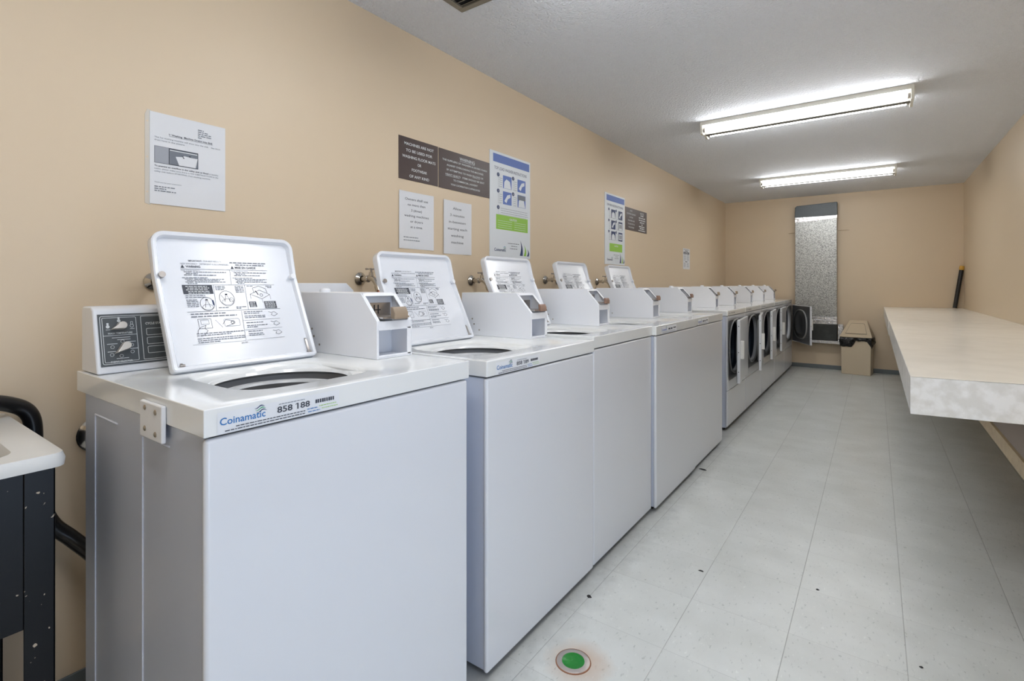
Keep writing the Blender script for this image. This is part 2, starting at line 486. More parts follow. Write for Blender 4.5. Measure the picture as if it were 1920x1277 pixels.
# ---------------------------------------------------------------- room shell
m = MB().use('floor'); m.box(0, W, Y0, D, -0.05, 0.0)
struct(m.build('floor', smooth=False), 'pale grey vinyl tile floor with thin dark seams', 'floor')
m = MB().use('ceiling'); m.box(-0.1, W + 0.1, Y0 - 0.1, D + 0.1, H, H + 0.1)
struct(m.build('ceiling', smooth=False), 'white stippled ceiling', 'ceiling')
m = MB().use('wall'); m.box(-0.1, 0, Y0 - 0.1, D + 0.1, -0.05, H)
struct(m.build('wall_left', smooth=False), 'long tan wall behind the washers and dryers', 'wall')
dy0, dy1, dz1 = -0.08, 0.92, 2.06  # unseen door opening added to let the area light in
m = MB().use('wall'); m.box(W, W + 0.1, Y0 - 0.1, dy0, -0.05, H); m.box(W, W + 0.1, dy1, D + 0.1, -0.05, H); m.box(W, W + 0.1, dy0, dy1, dz1, H)
struct(m.build('wall_right', smooth=False), 'tan wall on the right behind the folding counter', 'wall')
m = MB().use('wall_far'); m.box(0, W, D, D + 0.1, -0.05, H)
struct(m.build('wall_far', smooth=False), 'tan end wall with the metal duct', 'wall')
m = MB().use('wall'); m.box(0, W, Y0 - 0.1, Y0, -0.05, H)
struct(m.build('wall_near', smooth=False), 'tan wall behind the viewer', 'wall')
m = MB().use('fixture')
m.box(W - .012, W + .1, dy0 - .03, dy0 + .03, 0, dz1 + .03); m.box(W - .012, W + .1, dy1 - .03, dy1 + .03, 0, dz1 + .03); m.box(W - .012, W + .1, dy0 + .03, dy1 - .03, dz1 - .03, dz1 + .03)
struct(m.build('door_added', smooth=False), 'white frame of an unseen doorway added in the right wall for light', 'door')

def baseboard(name, x0, x1, y0, y1, label):
    m = MB().use('base'); m.box(x0, x1, y0, y1, 0.0, 0.053)
    struct(m.build(name, bevel=0.003), label, 'baseboard')
baseboard('baseboard_left', 0.0, 0.006, Y0, D, 'grey vinyl cove base on the left wall')
baseboard('baseboard_right', W - 0.006, W, dy1 + .04, D, 'grey vinyl cove base on the right wall')
baseboard('baseboard_far', 0.006, W - 0.006, D - 0.006, D, 'blue grey vinyl cove base on the end wall')

# ---------------------------------------------------------------- ceiling lights and vent
M['neartube'] = mat('lit_near_fluorescent_tube', (255, 255, 255), 0.4, emit=(TUBE_COL, NEAR_TUBE_POWER))
def ceiling_light(x0, x1, y, label, tube='tube'):
    t = thing('fluorescent_light', label, 'light', (x0, y, H), group='twin tube ceiling lights')
    L = x1 - x0
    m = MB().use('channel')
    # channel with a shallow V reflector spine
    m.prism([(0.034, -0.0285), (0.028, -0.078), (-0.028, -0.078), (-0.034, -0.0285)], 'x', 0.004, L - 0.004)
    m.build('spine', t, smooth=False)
    m = MB().use('fixture'); m.prism([(-0.100, 0), (0.100, 0), (0.100, -0.028), (-0.100, -0.028)], 'x', 0.004, L - 0.004)
    m.build('channel', t, smooth=False)
    for xe, sg in ((0.0, 1), (L, -1)):
        m = MB().use('fixture')
        m.prism([(-0.101, 0), (0.101, 0), (0.100, -0.040), (0.088, -0.086), (0.060, -0.090), (0.028, -0.080), (-0.028, -0.080), (-0.060, -0.090), (-0.088, -0.086), (-0.100, -0.040)], 'x', xe, xe + sg * 0.016)
        m.build('end_socket', t, bevel=0.002)
    for yy in (-0.070, 0.070):
        m = MB().use(tube); m.cyl((0.030, yy, -0.056), (L - 0.030, yy, -0.056), 0.0180, n=20, caps=False)
        o = m.build('tube', t)
        m = MB().use('steel')
        m.cyl((0.014, yy, -0.056), (0.032, yy, -0.056), 0.0184); m.cyl((L - 0.032, yy, -0.056), (L - 0.014, yy, -0.056), 0.0184)
        m.split('tube_cap', o)
    return t
ceiling_light(0.752, 1.989, 3.94, 'lit twin tube ceiling light nearest the viewer, above the middle of the aisle')
ceiling_light(0.735, 1.973, 6.39, 'lit twin tube ceiling light at the far end, closest to the end wall')
ceiling_light(0.74, 1.98, 1.49, 'lit twin tube ceiling light over the first washers, above the frame', 'neartube')
ceiling_light(0.74, 1.98, 0.12, 'added twin tube ceiling light, unseen, straight above the viewer', 'neartube')  # extra lamp added here, standing in for flash bounced off the ceiling

t = thing('ceiling_vent', 'small grey louvred ceiling vent cut off by the top edge', 'vent', (0.336, 1.334, H))
m = MB().use('ventmetal')
for a in ((0, .34, 0, .028), (0, .34, .312, .34), (0, .028, .028, .312), (.312, .34, .028, .312)):
    m.box(a[0], a[1], a[2], a[3], -0.010, 0)
m.build('frame', t, bevel=0.002)
m = MB().use('dark'); m.box(.028, .312, .028, .312, -0.0015, -0.0005); m.build('backing', t, smooth=False)
m = MB().use('ventmetal')
for i in range(11):
    y = .04 + i * .0255
    m.prism([(y, -0.009), (y + .010, -0.002), (y + .012, -0.003), (y + .002, -0.010)], 'x', .028, .312)
m.split('louvre', t, smooth=False)

# ---------------------------------------------------------------- washing machines
BACK = 0.291
def logo(p, x, y, w, h, cm='blue', tiny=False):
    p.text(cm, 'Coinamatic', x, y, h, width=w, bold=0.012)
    for k, cc in enumerate(('navy', 'green', 'navy') if not tiny else ('blue', 'green', 'navy')):
        yy = y - h * 1.55 + k * h * 0.30; xx = x + w * 0.74 + k * w * 0.02
        s = w * 0.26
        top = [(xx + s * i / 8, yy - 0.10 * h * 2 * math.sin(math.pi * 2 * i / 8 - 2.4)) for i in range(9)]
        th = h * 0.16
        p.poly(cc, top + [(a, b + th * math.sin(math.pi * min(max(i, 0), 8) / 8)) for i, (a, b) in reversed(list(enumerate(top)))][0:9])

def lid_print(par, P, yw, full=True):
    """instructions printed inside the lid. P(x,y,l): x across, y = distance down from the lid's top"""
    p = Print(P)
    X = lambda yy: yy - 0.486
    Yd = lambda s: 0.345 - s
    th = 0.0009
    p.text('ink', 'IMPORTANT:', X(.566), Yd(.285), .0042, .032, bold=.01); p.text('inkgrey', 'FOR BEST RESULTS', X(.602), Yd(.285), .0040, .043)
    p.text('inkgrey', 'HIGH EFFICIENCY    DETERGENT IS RECOMMENDED', X(.547), Yd(.277), .0042, .116)
    p.greek('inkgrey', X(.666), Yd(.284), .098, .0026, 1); p.greek('inkgrey', X(.680), Yd(.278), .078, .0026, 2)
    for x, w, s in ((.547, .034, 'WARNING'), (.667, .056, 'MISE EN GARDE')):
        p.poly('ink', [(X(x), Yd(.268)), (X(x) + .0085, Yd(.268)), (X(x) + .00425, Yd(.276))])
        p.text('ink', s, X(x) + .0115, Yd(.269), .0058, w, bold=.02)
    p.line('inkgrey', [(X(.546), Yd(.265)), (X(.766), Yd(.265))], th)
    p.line('inkgrey', [(X(.664), Yd(.265)), (X(.661), Yd(.223))], th)
    for cx, w0, sd in ((.547, .110, 10), (.668, .100, 30)):
        rows = [(0, .045, 'inkgrey', 0), (.006, .95, 'ink', 1), (.010, .25, 'ink', 0), (.006, .75, 'ink', 1), None, (0, .55, 'inkgrey', 0), (.006, .9, 'ink', 1), (.010, .7, 'ink', 0), (.006, .9, 'ink', 1), (.010, .2, 'ink', 0)]
        s = .2605
        for i, rw in enumerate(rows):
            if rw is None: s -= .0035; continue
            ww = w0 * rw[1] if rw[1] > .1 else .05
            if i == 0: p.text('inkgrey', 'FOR YOUR SAFETY:' if sd == 10 else 'POUR VOTRE SECURITE:', X(cx), Yd(s - .0005), .0028, .044)
            elif rw[3]:
                p.text('ink', 'DO NOT' if sd == 10 else 'NE PAS', X(cx) + rw[0], Yd(s - .0005), .0030, .018, bold=.03)
                p.greek('inkgrey', X(cx) + rw[0] + .021, Yd(s), ww - .025, .0018, sd + i)
            else: p.greek('inkgrey', X(cx) + rw[0], Yd(s), ww, .0018, sd + i)
            s -= .0040
    p.line('inkgrey', [(X(.612), Yd(.222)), (X(.778), Yd(.222))], th)
    # dark box
    p.rect('ink', X(.543), Yd(.222), X(.612), Yd(.197))
    for k in range(5): p.greek('printwhite', X(.550) + (.004 if k in (1, 3, 4) else 0), Yd(.2165 - k * .0046), .050, .0020, 60 + k); 
    for k in range(2): p.greek('inkgrey', X(.546), Yd(.1915 - k * .005), .045, .0020, 70 + k)
    for k in range(5): p.greek('inkgrey', X(.546), Yd(.180 - k * .0045), .026, .0020, 75 + k)
    # bottle-in-hole diagrams
    def bottle(x, s, r, ry, arrow):
        p.ring('ink', X(x), Yd(s), r, .0010, ry=ry)
        p.ring('ink', X(x), Yd(s - ry * .45), r * .75, .0007, ry=ry * .4)
        b = [(-.006, -.010), (-.0045, .0), (-.002, .006), (-.002, .010), (.002, .010), (.002, .006), (.0045, .0), (.006, -.010)]
        p.line('ink', [(X(x) + a, Yd(s + c)) for a, c in b], .0008)
        p.rect('ink', X(x) - .0028, Yd(s + .0135), X(x) + .0028, Yd(s + .010))
        if arrow: p.poly('navy', [(X(x) + .012, Yd(s + .012)), (X(x) + .016, Yd(s + .009)), (X(x) + .0165, Yd(s - .005)), (X(x) + .0135, Yd(s - .004)), (X(x) + .0125, Yd(s + .004))])
        else:
            p.ring('ink', X(x) + .011, Yd(s - .004), .005, .0008, ry=.006); p.line('ink', [(X(x) - .013, Yd(s + .010)), (X(x) - .006, Yd(s - .004)), (X(x) - .010, Yd(s - .008))], .0008)
    bottle(.592, .169, .0165, .0185, True)
    bottle(.642, .183, .0185, .0215, False)
    p.line('inkgrey', [(X(.616), Yd(.222)), (X(.610), Yd(.149))], th); p.line('inkgrey', [(X(.695), Yd(.222)), (X(.690), Yd(.149))], th)
    for k in range(3): p.greek('inkgrey', X(.619), Yd(.2165 - k * .0045), .024, .0020, 90 + k)
    for k in range(5): p.greek('inkgrey', X(.668), Yd(.2165 - k * .0042), .022, .0020, 95 + k)
    p.greek('inkgrey', X(.617), Yd(.1565), .024, .0020, 101); p.greek('inkgrey', X(.660), Yd(.157), .026, .0020, 102); p.greek('inkgrey', X(.660), Yd(.153), .012, .0020, 103)
    # washer sketch
    cx, s = .732, .196
    q = lambda a, c: (X(cx) + a, Yd(s + c))
    p.line('ink', [q(-.028, -.002), q(.002, -.016), q(.026, -.004), q(.000, .010), q(-.028, -.002)], .0009)
    p.line('ink', [q(-.016, .002), q(-.018, .016), q(.000, .022), q(.018, .014), q(.020, .001)], .0010)
    p.line('ink', [q(-.012, .008), q(-.008, .002), q(-.006, -.004)], .0022); p.ring('ink', X(cx) + .002, Yd(s - .005), .004, .001)
    p.line('inkgrey', [q(-.028, -.002), q(-.028, -.016)], .0008); p.line('inkgrey', [q(.002, -.016), q(.002, -.028)], .0008); p.line('inkgrey', [q(.026, -.004), q(.026, -.018)], .0008)
    p.greek('inkgrey', X(.700), Yd(.217), .016, .0020, 104); p.greek('inkgrey', X(.752), Yd(.217), .017, .0020, 105); p.greek('inkgrey', X(.756), Yd(.2125), .014, .0020, 106)
    for (a, c, d, e) in ((.696, .172, .715, .156), (.737, .172, .770, .151)):
        p.rect('ink', X(a), Yd(c), X(d), Yd(e))
        nn = 4 if a < .72 else 5
        for k in range(nn - 0): p.greek('printwhite', X(a) + .002, Yd(c - .0042 - k * .0038), (d - a) - .005, .0016, 110 + k)
    p.line('inkgrey', [(X(.543), Yd(.149)), (X(.778), Yd(.149))], th)
    p.line('inkgrey', [(X(.671), Yd(.147)), (X(.665), Yd(.064))], th)
    p.greek('inkgrey', X(.549), Yd(.1415), .086, .0026, 120); p.greek('inkgrey', X(.549), Yd(.1345), .108, .0026, 121)
    # hand diagrams
    p.line('ink', [(X(.562), Yd(.129)), (X(.592), Yd(.129)), (X(.592), Yd(.104)), (X(.562), Yd(.104))], .0008, closed=True)
    p.line('inkgrey', [(X(.568), Yd(.126)), (X(.586), Yd(.126)), (X(.586), Yd(.115)), (X(.568), Yd(.115))], .0007, closed=True)
    p.line('ink', [(X(.556), Yd(.090)), (X(.558), Yd(.100)), (X(.566), Yd(.108)), (X(.578), Yd(.112)), (X(.574), Yd(.104)), (X(.580), Yd(.098)), (X(.572), Yd(.088)), (X(.562), Yd(.084))], .0009)
    p.line('inkgrey', [(X(.602), Yd(.125)), (X(.616), Yd(.104))], .0008)
    p.rrect('inkgrey', X(.622), Yd(.126), X(.660), Yd(.106), .003, .0007)
    p.line('ink', [(X(.618), Yd(.112)), (X(.626), Yd(.124)), (X(.638), Yd(.122)), (X(.645), Yd(.116)), (X(.640), Yd(.110)), (X(.626), Yd(.107))], .0009)
    p.ring('ink', X(.643), Yd(.116), .0045, .0013)
    for k, (s, w) in enumerate(((.094, .112), (.089, .080), (.081, .112), (.076, .112), (.071, .050))): p.greek('inkgrey', X(.553), Yd(s - .004), w, .0020, 130 + k)
    p.line('inkgrey', [(X(.540), Yd(.0635)), (X(.665), Yd(.0635))], .0006)
    # right hand rows
    for k, (s, w) in enumerate(((.142, .050), (.137, .040), (.130, .056), (.1255, .054), (.111, .045), (.103, .055), (.0985, .028), (.087, .038), (.080, .040), (.0755, .040))): p.greek('inkgrey', X(.676), Yd(s), w, .0020, 140 + k)
    for s in (.119, .0925, .064): p.line('inkgrey', [(X(.668), Yd(s)), (X(.770), Yd(s + .001))], .0007)
    for s in (.135, .107, .081):
        p.line('ink', [(X(.742), Yd(s + .006)), (X(.750), Yd(s + .003)), (X(.758), Yd(s + .006)), (X(.766), Yd(s - .002)), (X(.756), Yd(s - .007)), (X(.748), Yd(s - .003)), (X(.752), Yd(s + .001))], .0009)
    p.text('ink', '201791', X(.652), Yd(.0565), .0040, .016)
    o = p.build('printed_instructions', par)
    return o

def make_lid(t, w, Yl, xh, zh, handles_front, with_print=True):
    """open lid; hinge line at local x = xh, height zh; w wide from y = Yl"""
    SL = 0.358
    ux, uz = -0.394, 0.919          # unit vector up the lid
    nx, nz = 0.919, 0.394           # normal of the inner face
    SK = 0.245                      # the lid is bent here
    def pos(y, s, dpt):             # dpt > 0 towards the viewer side (inner face)
        a, b = min(s, SK), max(s - SK, 0.0)
        if s <= SK: n_ = (0.901, 0.434)
        else: n_ = (0.958, 0.287)
        return (xh - 0.434 * a - 0.287 * b + n_[0] * dpt, Yl + y, zh + 0.901 * a + 0.958 * b + n_[1] * dpt)
    R = 0.030; r = 0.010
    def outline(ins, k=6):
        pts = []
        for cy, cs, a0, rr in ((w - R, SL - R, 0, R), (R, SL - R, 90, R), (r + .002, r + .002, 180, r), (w - r - .002, r + .002, 270, r)):
            rad = max(rr - ins, 0.002)
            if a0 == 0: c = (w - ins - rad, SL - ins - rad)
            elif a0 == 90: c = (ins + rad, SL - ins - rad)
            elif a0 == 180: c = (ins + rad, ins + rad)
            else: c = (w - ins - rad, ins + rad)
            for i in range(k + 1):
                a = math.radians(a0 + 90 * i / k); pts.append((c[0] + rad * math.cos(a), c[1] + rad * math.sin(a)))
        return pts
    def lip(s): return 0.007 + max(0.0, s - 0.245) * 0.05   # rim lip stands prouder above the bend
    def dens(pts):
        out = []
        n = len(pts)
        for i in range(n):
            a, b = pts[i], pts[(i + 1) % n]
            d = math.hypot(b[0] - a[0], b[1] - a[1]); out.append(a)
            if d > .1 and abs(a[0] - b[0]) < .01:
                f = (SK - a[1]) / (b[1] - a[1])
                if 0 < f < 1: out.append((a[0] + (b[0] - a[0]) * f, SK))
        return out
    m = MB().use('white')
    A = [m.v(pos(y, s, -0.016)) for y, s in dens(outline(0.002))]
    B = [m.v(pos(y, s, -0.010)) for y, s in dens(outline(0.0))]
    C = [m.v(pos(y, s, lip(s))) for y, s in dens(outline(0.0))]
    C2 = [m.v(pos(y, s, lip(s) + .002)) for y, s in dens(outline(0.003))]
    E_ = [m.v(pos(y, s, lip(s) + .001)) for y, s in dens(outline(0.010))]
    F = [m.v(pos(y, s, 0.0)) for y, s in dens(outline(0.015))]
    m.face(A[::-1])
    for a, b in ((A, B), (B, C), (C, C2), (C2, E_), (E_, F)): m.bridge(a, b)
    m.face(F)
    for L_ in (A, F):
        kk = [v for v, (y_, s_) in zip(L_, dens(outline(0.002 if L_ is A else 0.015))) if abs(s_ - SK) < 1e-6]
        bmesh.ops.connect_verts(m.bm, verts=kk)
    lid = m.build('lid', t)
    P = lambda x, y, l: pos(x, 0.345 - y, l + 0.0004)
    if with_print:
        lid_print(lid, P, w)
    for yy in (0.014, w - 0.014):
        m = MB().use('steel' if yy < .1 else 'plastic'); s = 0.246
        m.cyl(pos(yy, s, 0.004), pos(yy, s, 0.016), 0.0075, n=16); m.build('bumper', lid)
    for yy, hs in ((0.022, .022), (w - 0.020, .056)):
        m = MB().use('steel')
        a, b_ = yy - .0028, yy + .0028
        vs = [pos(a, .010, .0003), pos(b_, .010, .0003), pos(b_, hs, .0003), pos(a, hs, .0003), pos(a, .010, .004), pos(b_, .010, .004), pos(b_, hs - .006, .004), pos(a, hs - .006, .004)]
        V = [m.v(v) for v in vs]
        for q in ((0, 3, 2, 1), (4, 5, 6, 7), (0, 1, 5, 4), (1, 2, 6, 5), (2, 3, 7, 6), (3, 0, 4, 7)): m.face([V[i] for i in q])
        m.cyl(pos(yy - .005, .014, .004), pos(yy + .005, .014, .004), .004, n=12)
        m.build('hinge', lid)
    return lid

def coin_box(t, x0, x1, ya, yb, z0, hm='slidehandle', knobx=None, detail=True):
    """coin meter box from local x0 (back) to x1 (front) between ya and yb on the deck at z0"""
    Hh = 0.181; xs = x1 - 0.070; zc = z0 + 0.104; T = 0.004
    prof = [(x0, z0), (x1, z0), (x1, zc), (xs, z0 + Hh), (x0, z0 + Hh)]
    w = yb - ya
    m = MB().use('coinwhite')
    m.prism(prof, 'y', ya, ya + T); m.prism(prof, 'y', yb - T, yb)
    a, b_ = ya + T, yb - T
    m.box(x0, x1 - 0.001, a, b_, z0, z0 + T)
    m.box(x0, xs, a, b_, z0 + Hh - T, z0 + Hh)
    m.box(x0, x0 + T, a, b_, z0 + T, z0 + Hh - T)
    # front frame: cross strip between slope opening and lower opening, side stiles
    m.box(x1 - T, x1, a, b_, zc - 0.026, zc)
    m.box(x1 - T, x1, a, b_, z0 + T, z0 + 0.010)
    m.box(x1 - T, x1, a, a + .004, z0, zc - .02); m.box(x1 - T, x1, b_ - 0.014, b_, z0, zc - .02)
    # slope frame, side stiles and head
    dx, dz = (x1 - xs), -(z0 + Hh - zc)
    L = math.hypot(dx, dz); sx, sz = dx / L, dz / L; nx, nz = -sz, sx
    def sl(u0, u1, y0, y1, th=T):
        pts = [(xs + sx * u0, z0 + Hh + sz * u0), (xs + sx * u1, z0 + Hh + sz * u1), (xs + sx * u1 - nx * th, z0 + Hh + sz * u1 - nz * th), (xs + sx * u0 - nx * th, z0 + Hh + sz * u0 - nz * th)]
        m.prism(pts, 'y', y0, y1)
    sl(0, 0.012, a, b_); sl(0, L, a, a + .008); sl(0, L, b_ - .010, b_)
    # inner shelf and cavity walls
    m.box(xs - 0.045, x1 - T, a, b_, zc - 0.026, zc - 0.022)
    m.box(x1 - 0.085, x1 - 0.081, a, b_, z0 + T, zc - 0.026)
    m.box(xs - 0.014, xs - 0.010, a, b_, zc - .026, z0 + Hh - T)
    box = m.build('coin_box', t, bevel=0.0015, segs=2)
    # coin slide
    yc = (ya + yb) / 2; zs = zc + 0.012
    m = MB().use('steel')
    m.box(xs - 0.009, x1 + 0.008, a + .010, b_ - .012, zs - 0.006, zs)
    m.box(xs - 0.0095, xs - 0.004, a + .006, b_ - .012, zs, zs + .036)
    sld = m.build('coin_slide', box, bevel=0.001, segs=1)
    m = MB().use('dark')
    for k in range(4):
        yk = a + 0.018 + k * 0.014
        m.box(xs - 0.0045, xs - 0.0030, yk, yk + .0035, zs + .004, zs + .030)
    m.box(xs - .0045, xs - .0033, a + .012, a + .070, zs + .014, zs + .017)
    m.build('coin_slot', box, smooth=False)
    m = MB().use(hm)
    hk = 1.0 if hm == 'slidehandle' and x1 < .45 and yb - ya > .125 else .8
    m.prism([(x1 + .006, zs - .006), (x1 + .006 + .016 * hk, zs - .008), (x1 + .006 + .017 * hk, zs + .010 * hk), (x1 + .014, zs + .026 * hk), (x1 + .004, zs + .026 * hk)], 'y', yc + .004 - .025 * hk, yc + .004 + .025 * hk)
    m.build('slide_handle', box, bevel=0.002, segs=2)
    # lock and divider inside the open vault
    m = MB().use('steel'); m.box(x1 - .070, x1 - .066, a + .012, a + .040, z0 + .020, zc - .03)
    m.cyl((x1 - .066, a + .027, z0 + .036), (x1 - .052, a + .027, z0 + .036), .010, n=16)
    m.build('vault_lock', box, bevel=0)
    m = MB().use('screw')
    for (sxx, szz) in ((x1 - .262, .024), (x1 - .300, .070), (x1 - .290, .048)):
        if sxx > x0: m.cyl((sxx, ya - .0012, z0 + szz), (sxx, ya + .001, z0 + szz), .0032, n=10)
    m.split('screw', box)
    if knobx is not None:
        m = MB().use('plastic'); m.lathe((knobx, ya + w * .35, z0 + Hh - .001), (0, 0, 1), [(.016, 0), (.016, .008), (.012, .013), (0, .014)], n=18)
        m.build('cap', box)
    return box

def superellipse(cx, cy, a, b, e, n):
    out = []
    for i in range(n):
        t = 2 * math.pi * i / n
        c, s = math.cos(t), math.sin(t)
        out.append((cx + a * math.copysign(abs(c) ** (2 / e), c), cy + b * math.copysign(abs(s) ** (2 / e), s)))
    return out
def rect_match(pts, cx, cy, x0, x1, y0, y1):
    out = []
    for x, y in pts:
        dx, dy = x - cx, y - cy
        k = min((x1 - cx) / dx if dx > 1e-9 else 1e9, (x0 - cx) / dx if dx < -1e-9 else 1e9,
                (y1 - cy) / dy if dy > 1e-9 else 1e9, (y0 - cy) / dy if dy < -1e-9 else 1e9)
        out.append([cx + dx * k, cy + dy * k])
    for c in ((x0, y0), (x1, y0), (x1, y1), (x0, y1)):
        i = min(range(len(out)), key=lambda i: (out[i][0] - c[0]) ** 2 + (out[i][1] - c[1]) ** 2)
        out[i] = list(c)
    return out

def washer(y0, w, dz, label, cbx, sticker, lid, xoff=0.0, bracket=False, hole=True, console_full=False, hm='slidehandle', capx=None):
    """cbx = (ya, yb) of the coin box in world y; lid = (y start, width, hinge x world)"""
    t = thing('washing_machine', label, 'washing machine', (BACK + xoff, y0, 0), group='top loading coin washers in a row')
    dep = 0.907 - BACK; zg = 0.8715 - dz; zt = 0.918 - dz
    # cabinet with embossed side
    m = MB().use('whiteshade'); m.box(0, dep - 0.014, 0.004, w - 0.004, 0.022, zg - 0.003)
    if bracket:
        e = 0.0022
        for xa, xb, zz in ((0.068, 0.210, 0.831), (0.342, 0.470, 0.831)):
            m.box(xa, xa + .005, 0.004 - e, 0.006, 0.03, zz); m.box(xa, xb, .004 - e, .006, zz - .004, zz)
    m.build('cabinet', t, bevel=0.003, segs=2)
    m = MB().use('white'); m.box(dep - 0.016, dep, 0.0, w, 0.018, zg - 0.0035)
    fp = m.build('front_panel', t, bevel=0.008, segs=4)
    m = MB().use('dark'); m.box(0.02, dep - 0.03, 0.03, w - 0.03, 0.0, 0.03); m.build('base', t, smooth=False)
    m = MB().use('dark'); m.box(0.01, dep - .012, .012, w - .012, zg - .006, zg + .002); m.build('deck_seam', t, smooth=False)
    # deck
    ox, oyy = BACK + xoff, y0
    ly, lw, hx = lid
    hcx, hcy = (hx + 0.838) / 2 - ox, ly + lw / 2 - y0 - 0.014
    ha, hb = (0.838 - hx) / 2 - .004, lw / 2 - 0.018
    n = 64
    hp = superellipse(hcx, hcy, ha, hb, 4.5, n)
    X0, X1, Ya, Yb = -0.036, dep + 0.002, -0.003, w + 0.003
    op = rect_match(hp, hcx, hcy, X0, X1, Ya, Yb)
    m = MB().use('deck')
    O0 = [m.v((x, y, zg)) for x, y in op]
    O1 = [m.v((x, y, zt)) for x, y in op]
    H0 = [m.v((x, y, zt)) for x, y in hp]
    m.bridge(O0, O1); m.bridge(O1, H0)
    H1 = [m.v((hcx + (x - hcx) * .965, hcy + (y - hcy) * .965, zt - 0.004)) for x, y in hp]
    H2 = [m.v((hcx + (x - hcx) * .94, hcy + (y - hcy) * .94, zt - 0.010)) for x, y in hp]
    rr = 0.146
    cc = [(hcx + 0.005 + rr * 1.0 * math.cos(2 * math.pi * i / n), hcy + rr * 1.06 * math.sin(2 * math.pi * i / n)) for i in range(n)]
    H3 = [m.v((x, y, zt - 0.014)) for x, y in cc]
    H4 = [m.v((hcx + .005 + (x - hcx - .005) * .97, hcy + (y - hcy) * .97, zt - 0.022)) for x, y in cc]
    for a, b_ in ((H0, H1), (H1, H2), (H2, H3), (H3, H4)): m.bridge(a, b_)
    # underside
    inner = [m.v((x * 1.0 if False else hcx + (x - hcx) * .985, hcy + (y - hcy) * .985, zg)) for x, y in op]
    m.bridge(inner, O0)
    m.build('top_deck', t, bevel=0.012, segs=4)
    m = MB().use('basket')
    m.lathe((hcx + .005, hcy, zt - .044), (0, 0, -1), [(.118, .004), (.124, -.005), (.136, -.006), (.144, .004), (.144, .035), (.134, .03), (.128, .05), (.132, .30), (.0, .31)], n=48)
    m.lathe((hcx + .005, hcy, zt - .36), (0, 0, 1), [(.06, 0), (.04, .05), (.022, .12), (.020, .20), (0, .205)], n=20)
    m.build('wash_basket', t)
    m = MB().use('outertub')
    T0 = [m.v((hcx + .005 + (x - hcx - .005) * .97, hcy + (y - hcy) * .97, zt - 0.022)) for x, y in cc]
    T1 = [m.v((hcx + .005 + (x - hcx - .005) * 1.08, hcy + (y - hcy) * 1.08, zt - 0.030)) for x, y in cc]
    T2 = [m.v((hcx + .005 + (x - hcx - .005) * 1.08, hcy + (y - hcy) * 1.08, zt - 0.075)) for x, y in cc]
    T3 = [m.v((hcx + .005 + (x - hcx - .005) * .9, hcy + (y - hcy) * .9, zt - 0.085)) for x, y in cc]
    m.bridge(T0, T1); m.bridge(T1, T2); m.bridge(T2, T3); m.build('outer_tub', t)
    # console
    ca = 0.003 if bracket else 0.010; cb = cbx[0] - y0 - 0.012
    m = MB().use('white')
    zc0 = zt + 0.001
    m.prism([(-0.025, zc0), (0.085, zc0), (0.080, zc0 + .02), (0.050, zc0 + .145), (0.036, zc0 + .153), (-0.018, zc0 + .153), (-0.025, zc0 + .147)], 'y', ca, cb)
    con = m.build('console', t, bevel=0.006, segs=3)
    # charcoal control panel lying on the sloping face, text only on its plane
    p0 = Vector((0.080, 0, zc0 + .02)); p1 = Vector((0.050, 0, zc0 + .145))
    up = (p1 - p0); LL = up.length; up.normalize(); nrm = Vector((up.z, 0, -up.x))
    def cp(yy, s, l):
        q = p0 + up * s + nrm * l
        return (q.x, yy, q.z)
    m = MB().use('panel')
    ya, yb, sa, sb = ca + 0.008, cb - 0.010, -0.004, 0.118
    m.poly([cp(ya, sa, .0012), cp(yb, sa, .0012), cp(yb, sb, .0012), cp(ya, sb, .0012)])
    pan = m.build('control_panel', con, smooth=False)
    p = Print(lambda a, b_, l: cp(ca + 0.008 + a, 0.118 - b_, l + 0.0012))
    wd = 'printwhite'
    p.rrect(wd, .004, .005, .40 if yb - ya > .41 else yb - ya - .004, .117, .004, .0012)
    p.rrect(wd, .008, .009, .074, .113, .002, .0010)
    p.line(wd, [(.008, .051), (.074, .051)], .0010)
    p.rrect(wd, .084, .008, .205, .113, .001, .0010)
    p.text(wd, 'WASH TEMPERATURE', .017, .048, .0042, .048, bold=.01)
    p.text(wd, 'FABRIC SELECTOR', .019, .1145, .0042, .042, bold=.01)
    p.text(wd, 'CYCLE STATUS', .093, .029, .0055, .044, bold=.02)
    for k in range(3): p.rrect(wd, .094, .039 + k * .022, .18, .055 + k * .022, .002, .0010)
    for x_, y_ in ((.018, .030), (.040, .017)):
        p.disc(wd, x_, y_, .0036); p.rect(wd, x_ - .002, y_ - .009, x_ + .002, y_)
    p.ring(wd, .065, .030, .0036, .0008); p.line(wd, [(.063, .028), (.063, .020), (.067, .020), (.067, .028)], .0008)
    p.rect(wd, .014, .0365, .022, .0375); p.rect(wd, .061, .0365, .070, .0375)
    for x_, y_, ww in ((.024, .056, .036), (.034, .061, .026), (.014, .070, .020), (.052, .067, .018), (.058, .084, .016), (.014, .088, .016), (.030, .105, .024)): p.rect(wd, x_, y_, x_ + ww, y_ + .0012)
    for x_, y_ in ((.044, .066), (.024, .078), (.062, .076), (.062, .092), (.022, .096), (.040, .100)): p.ring(wd, x_, y_, .0035, .0007)
    p.build('printed_legends', con)
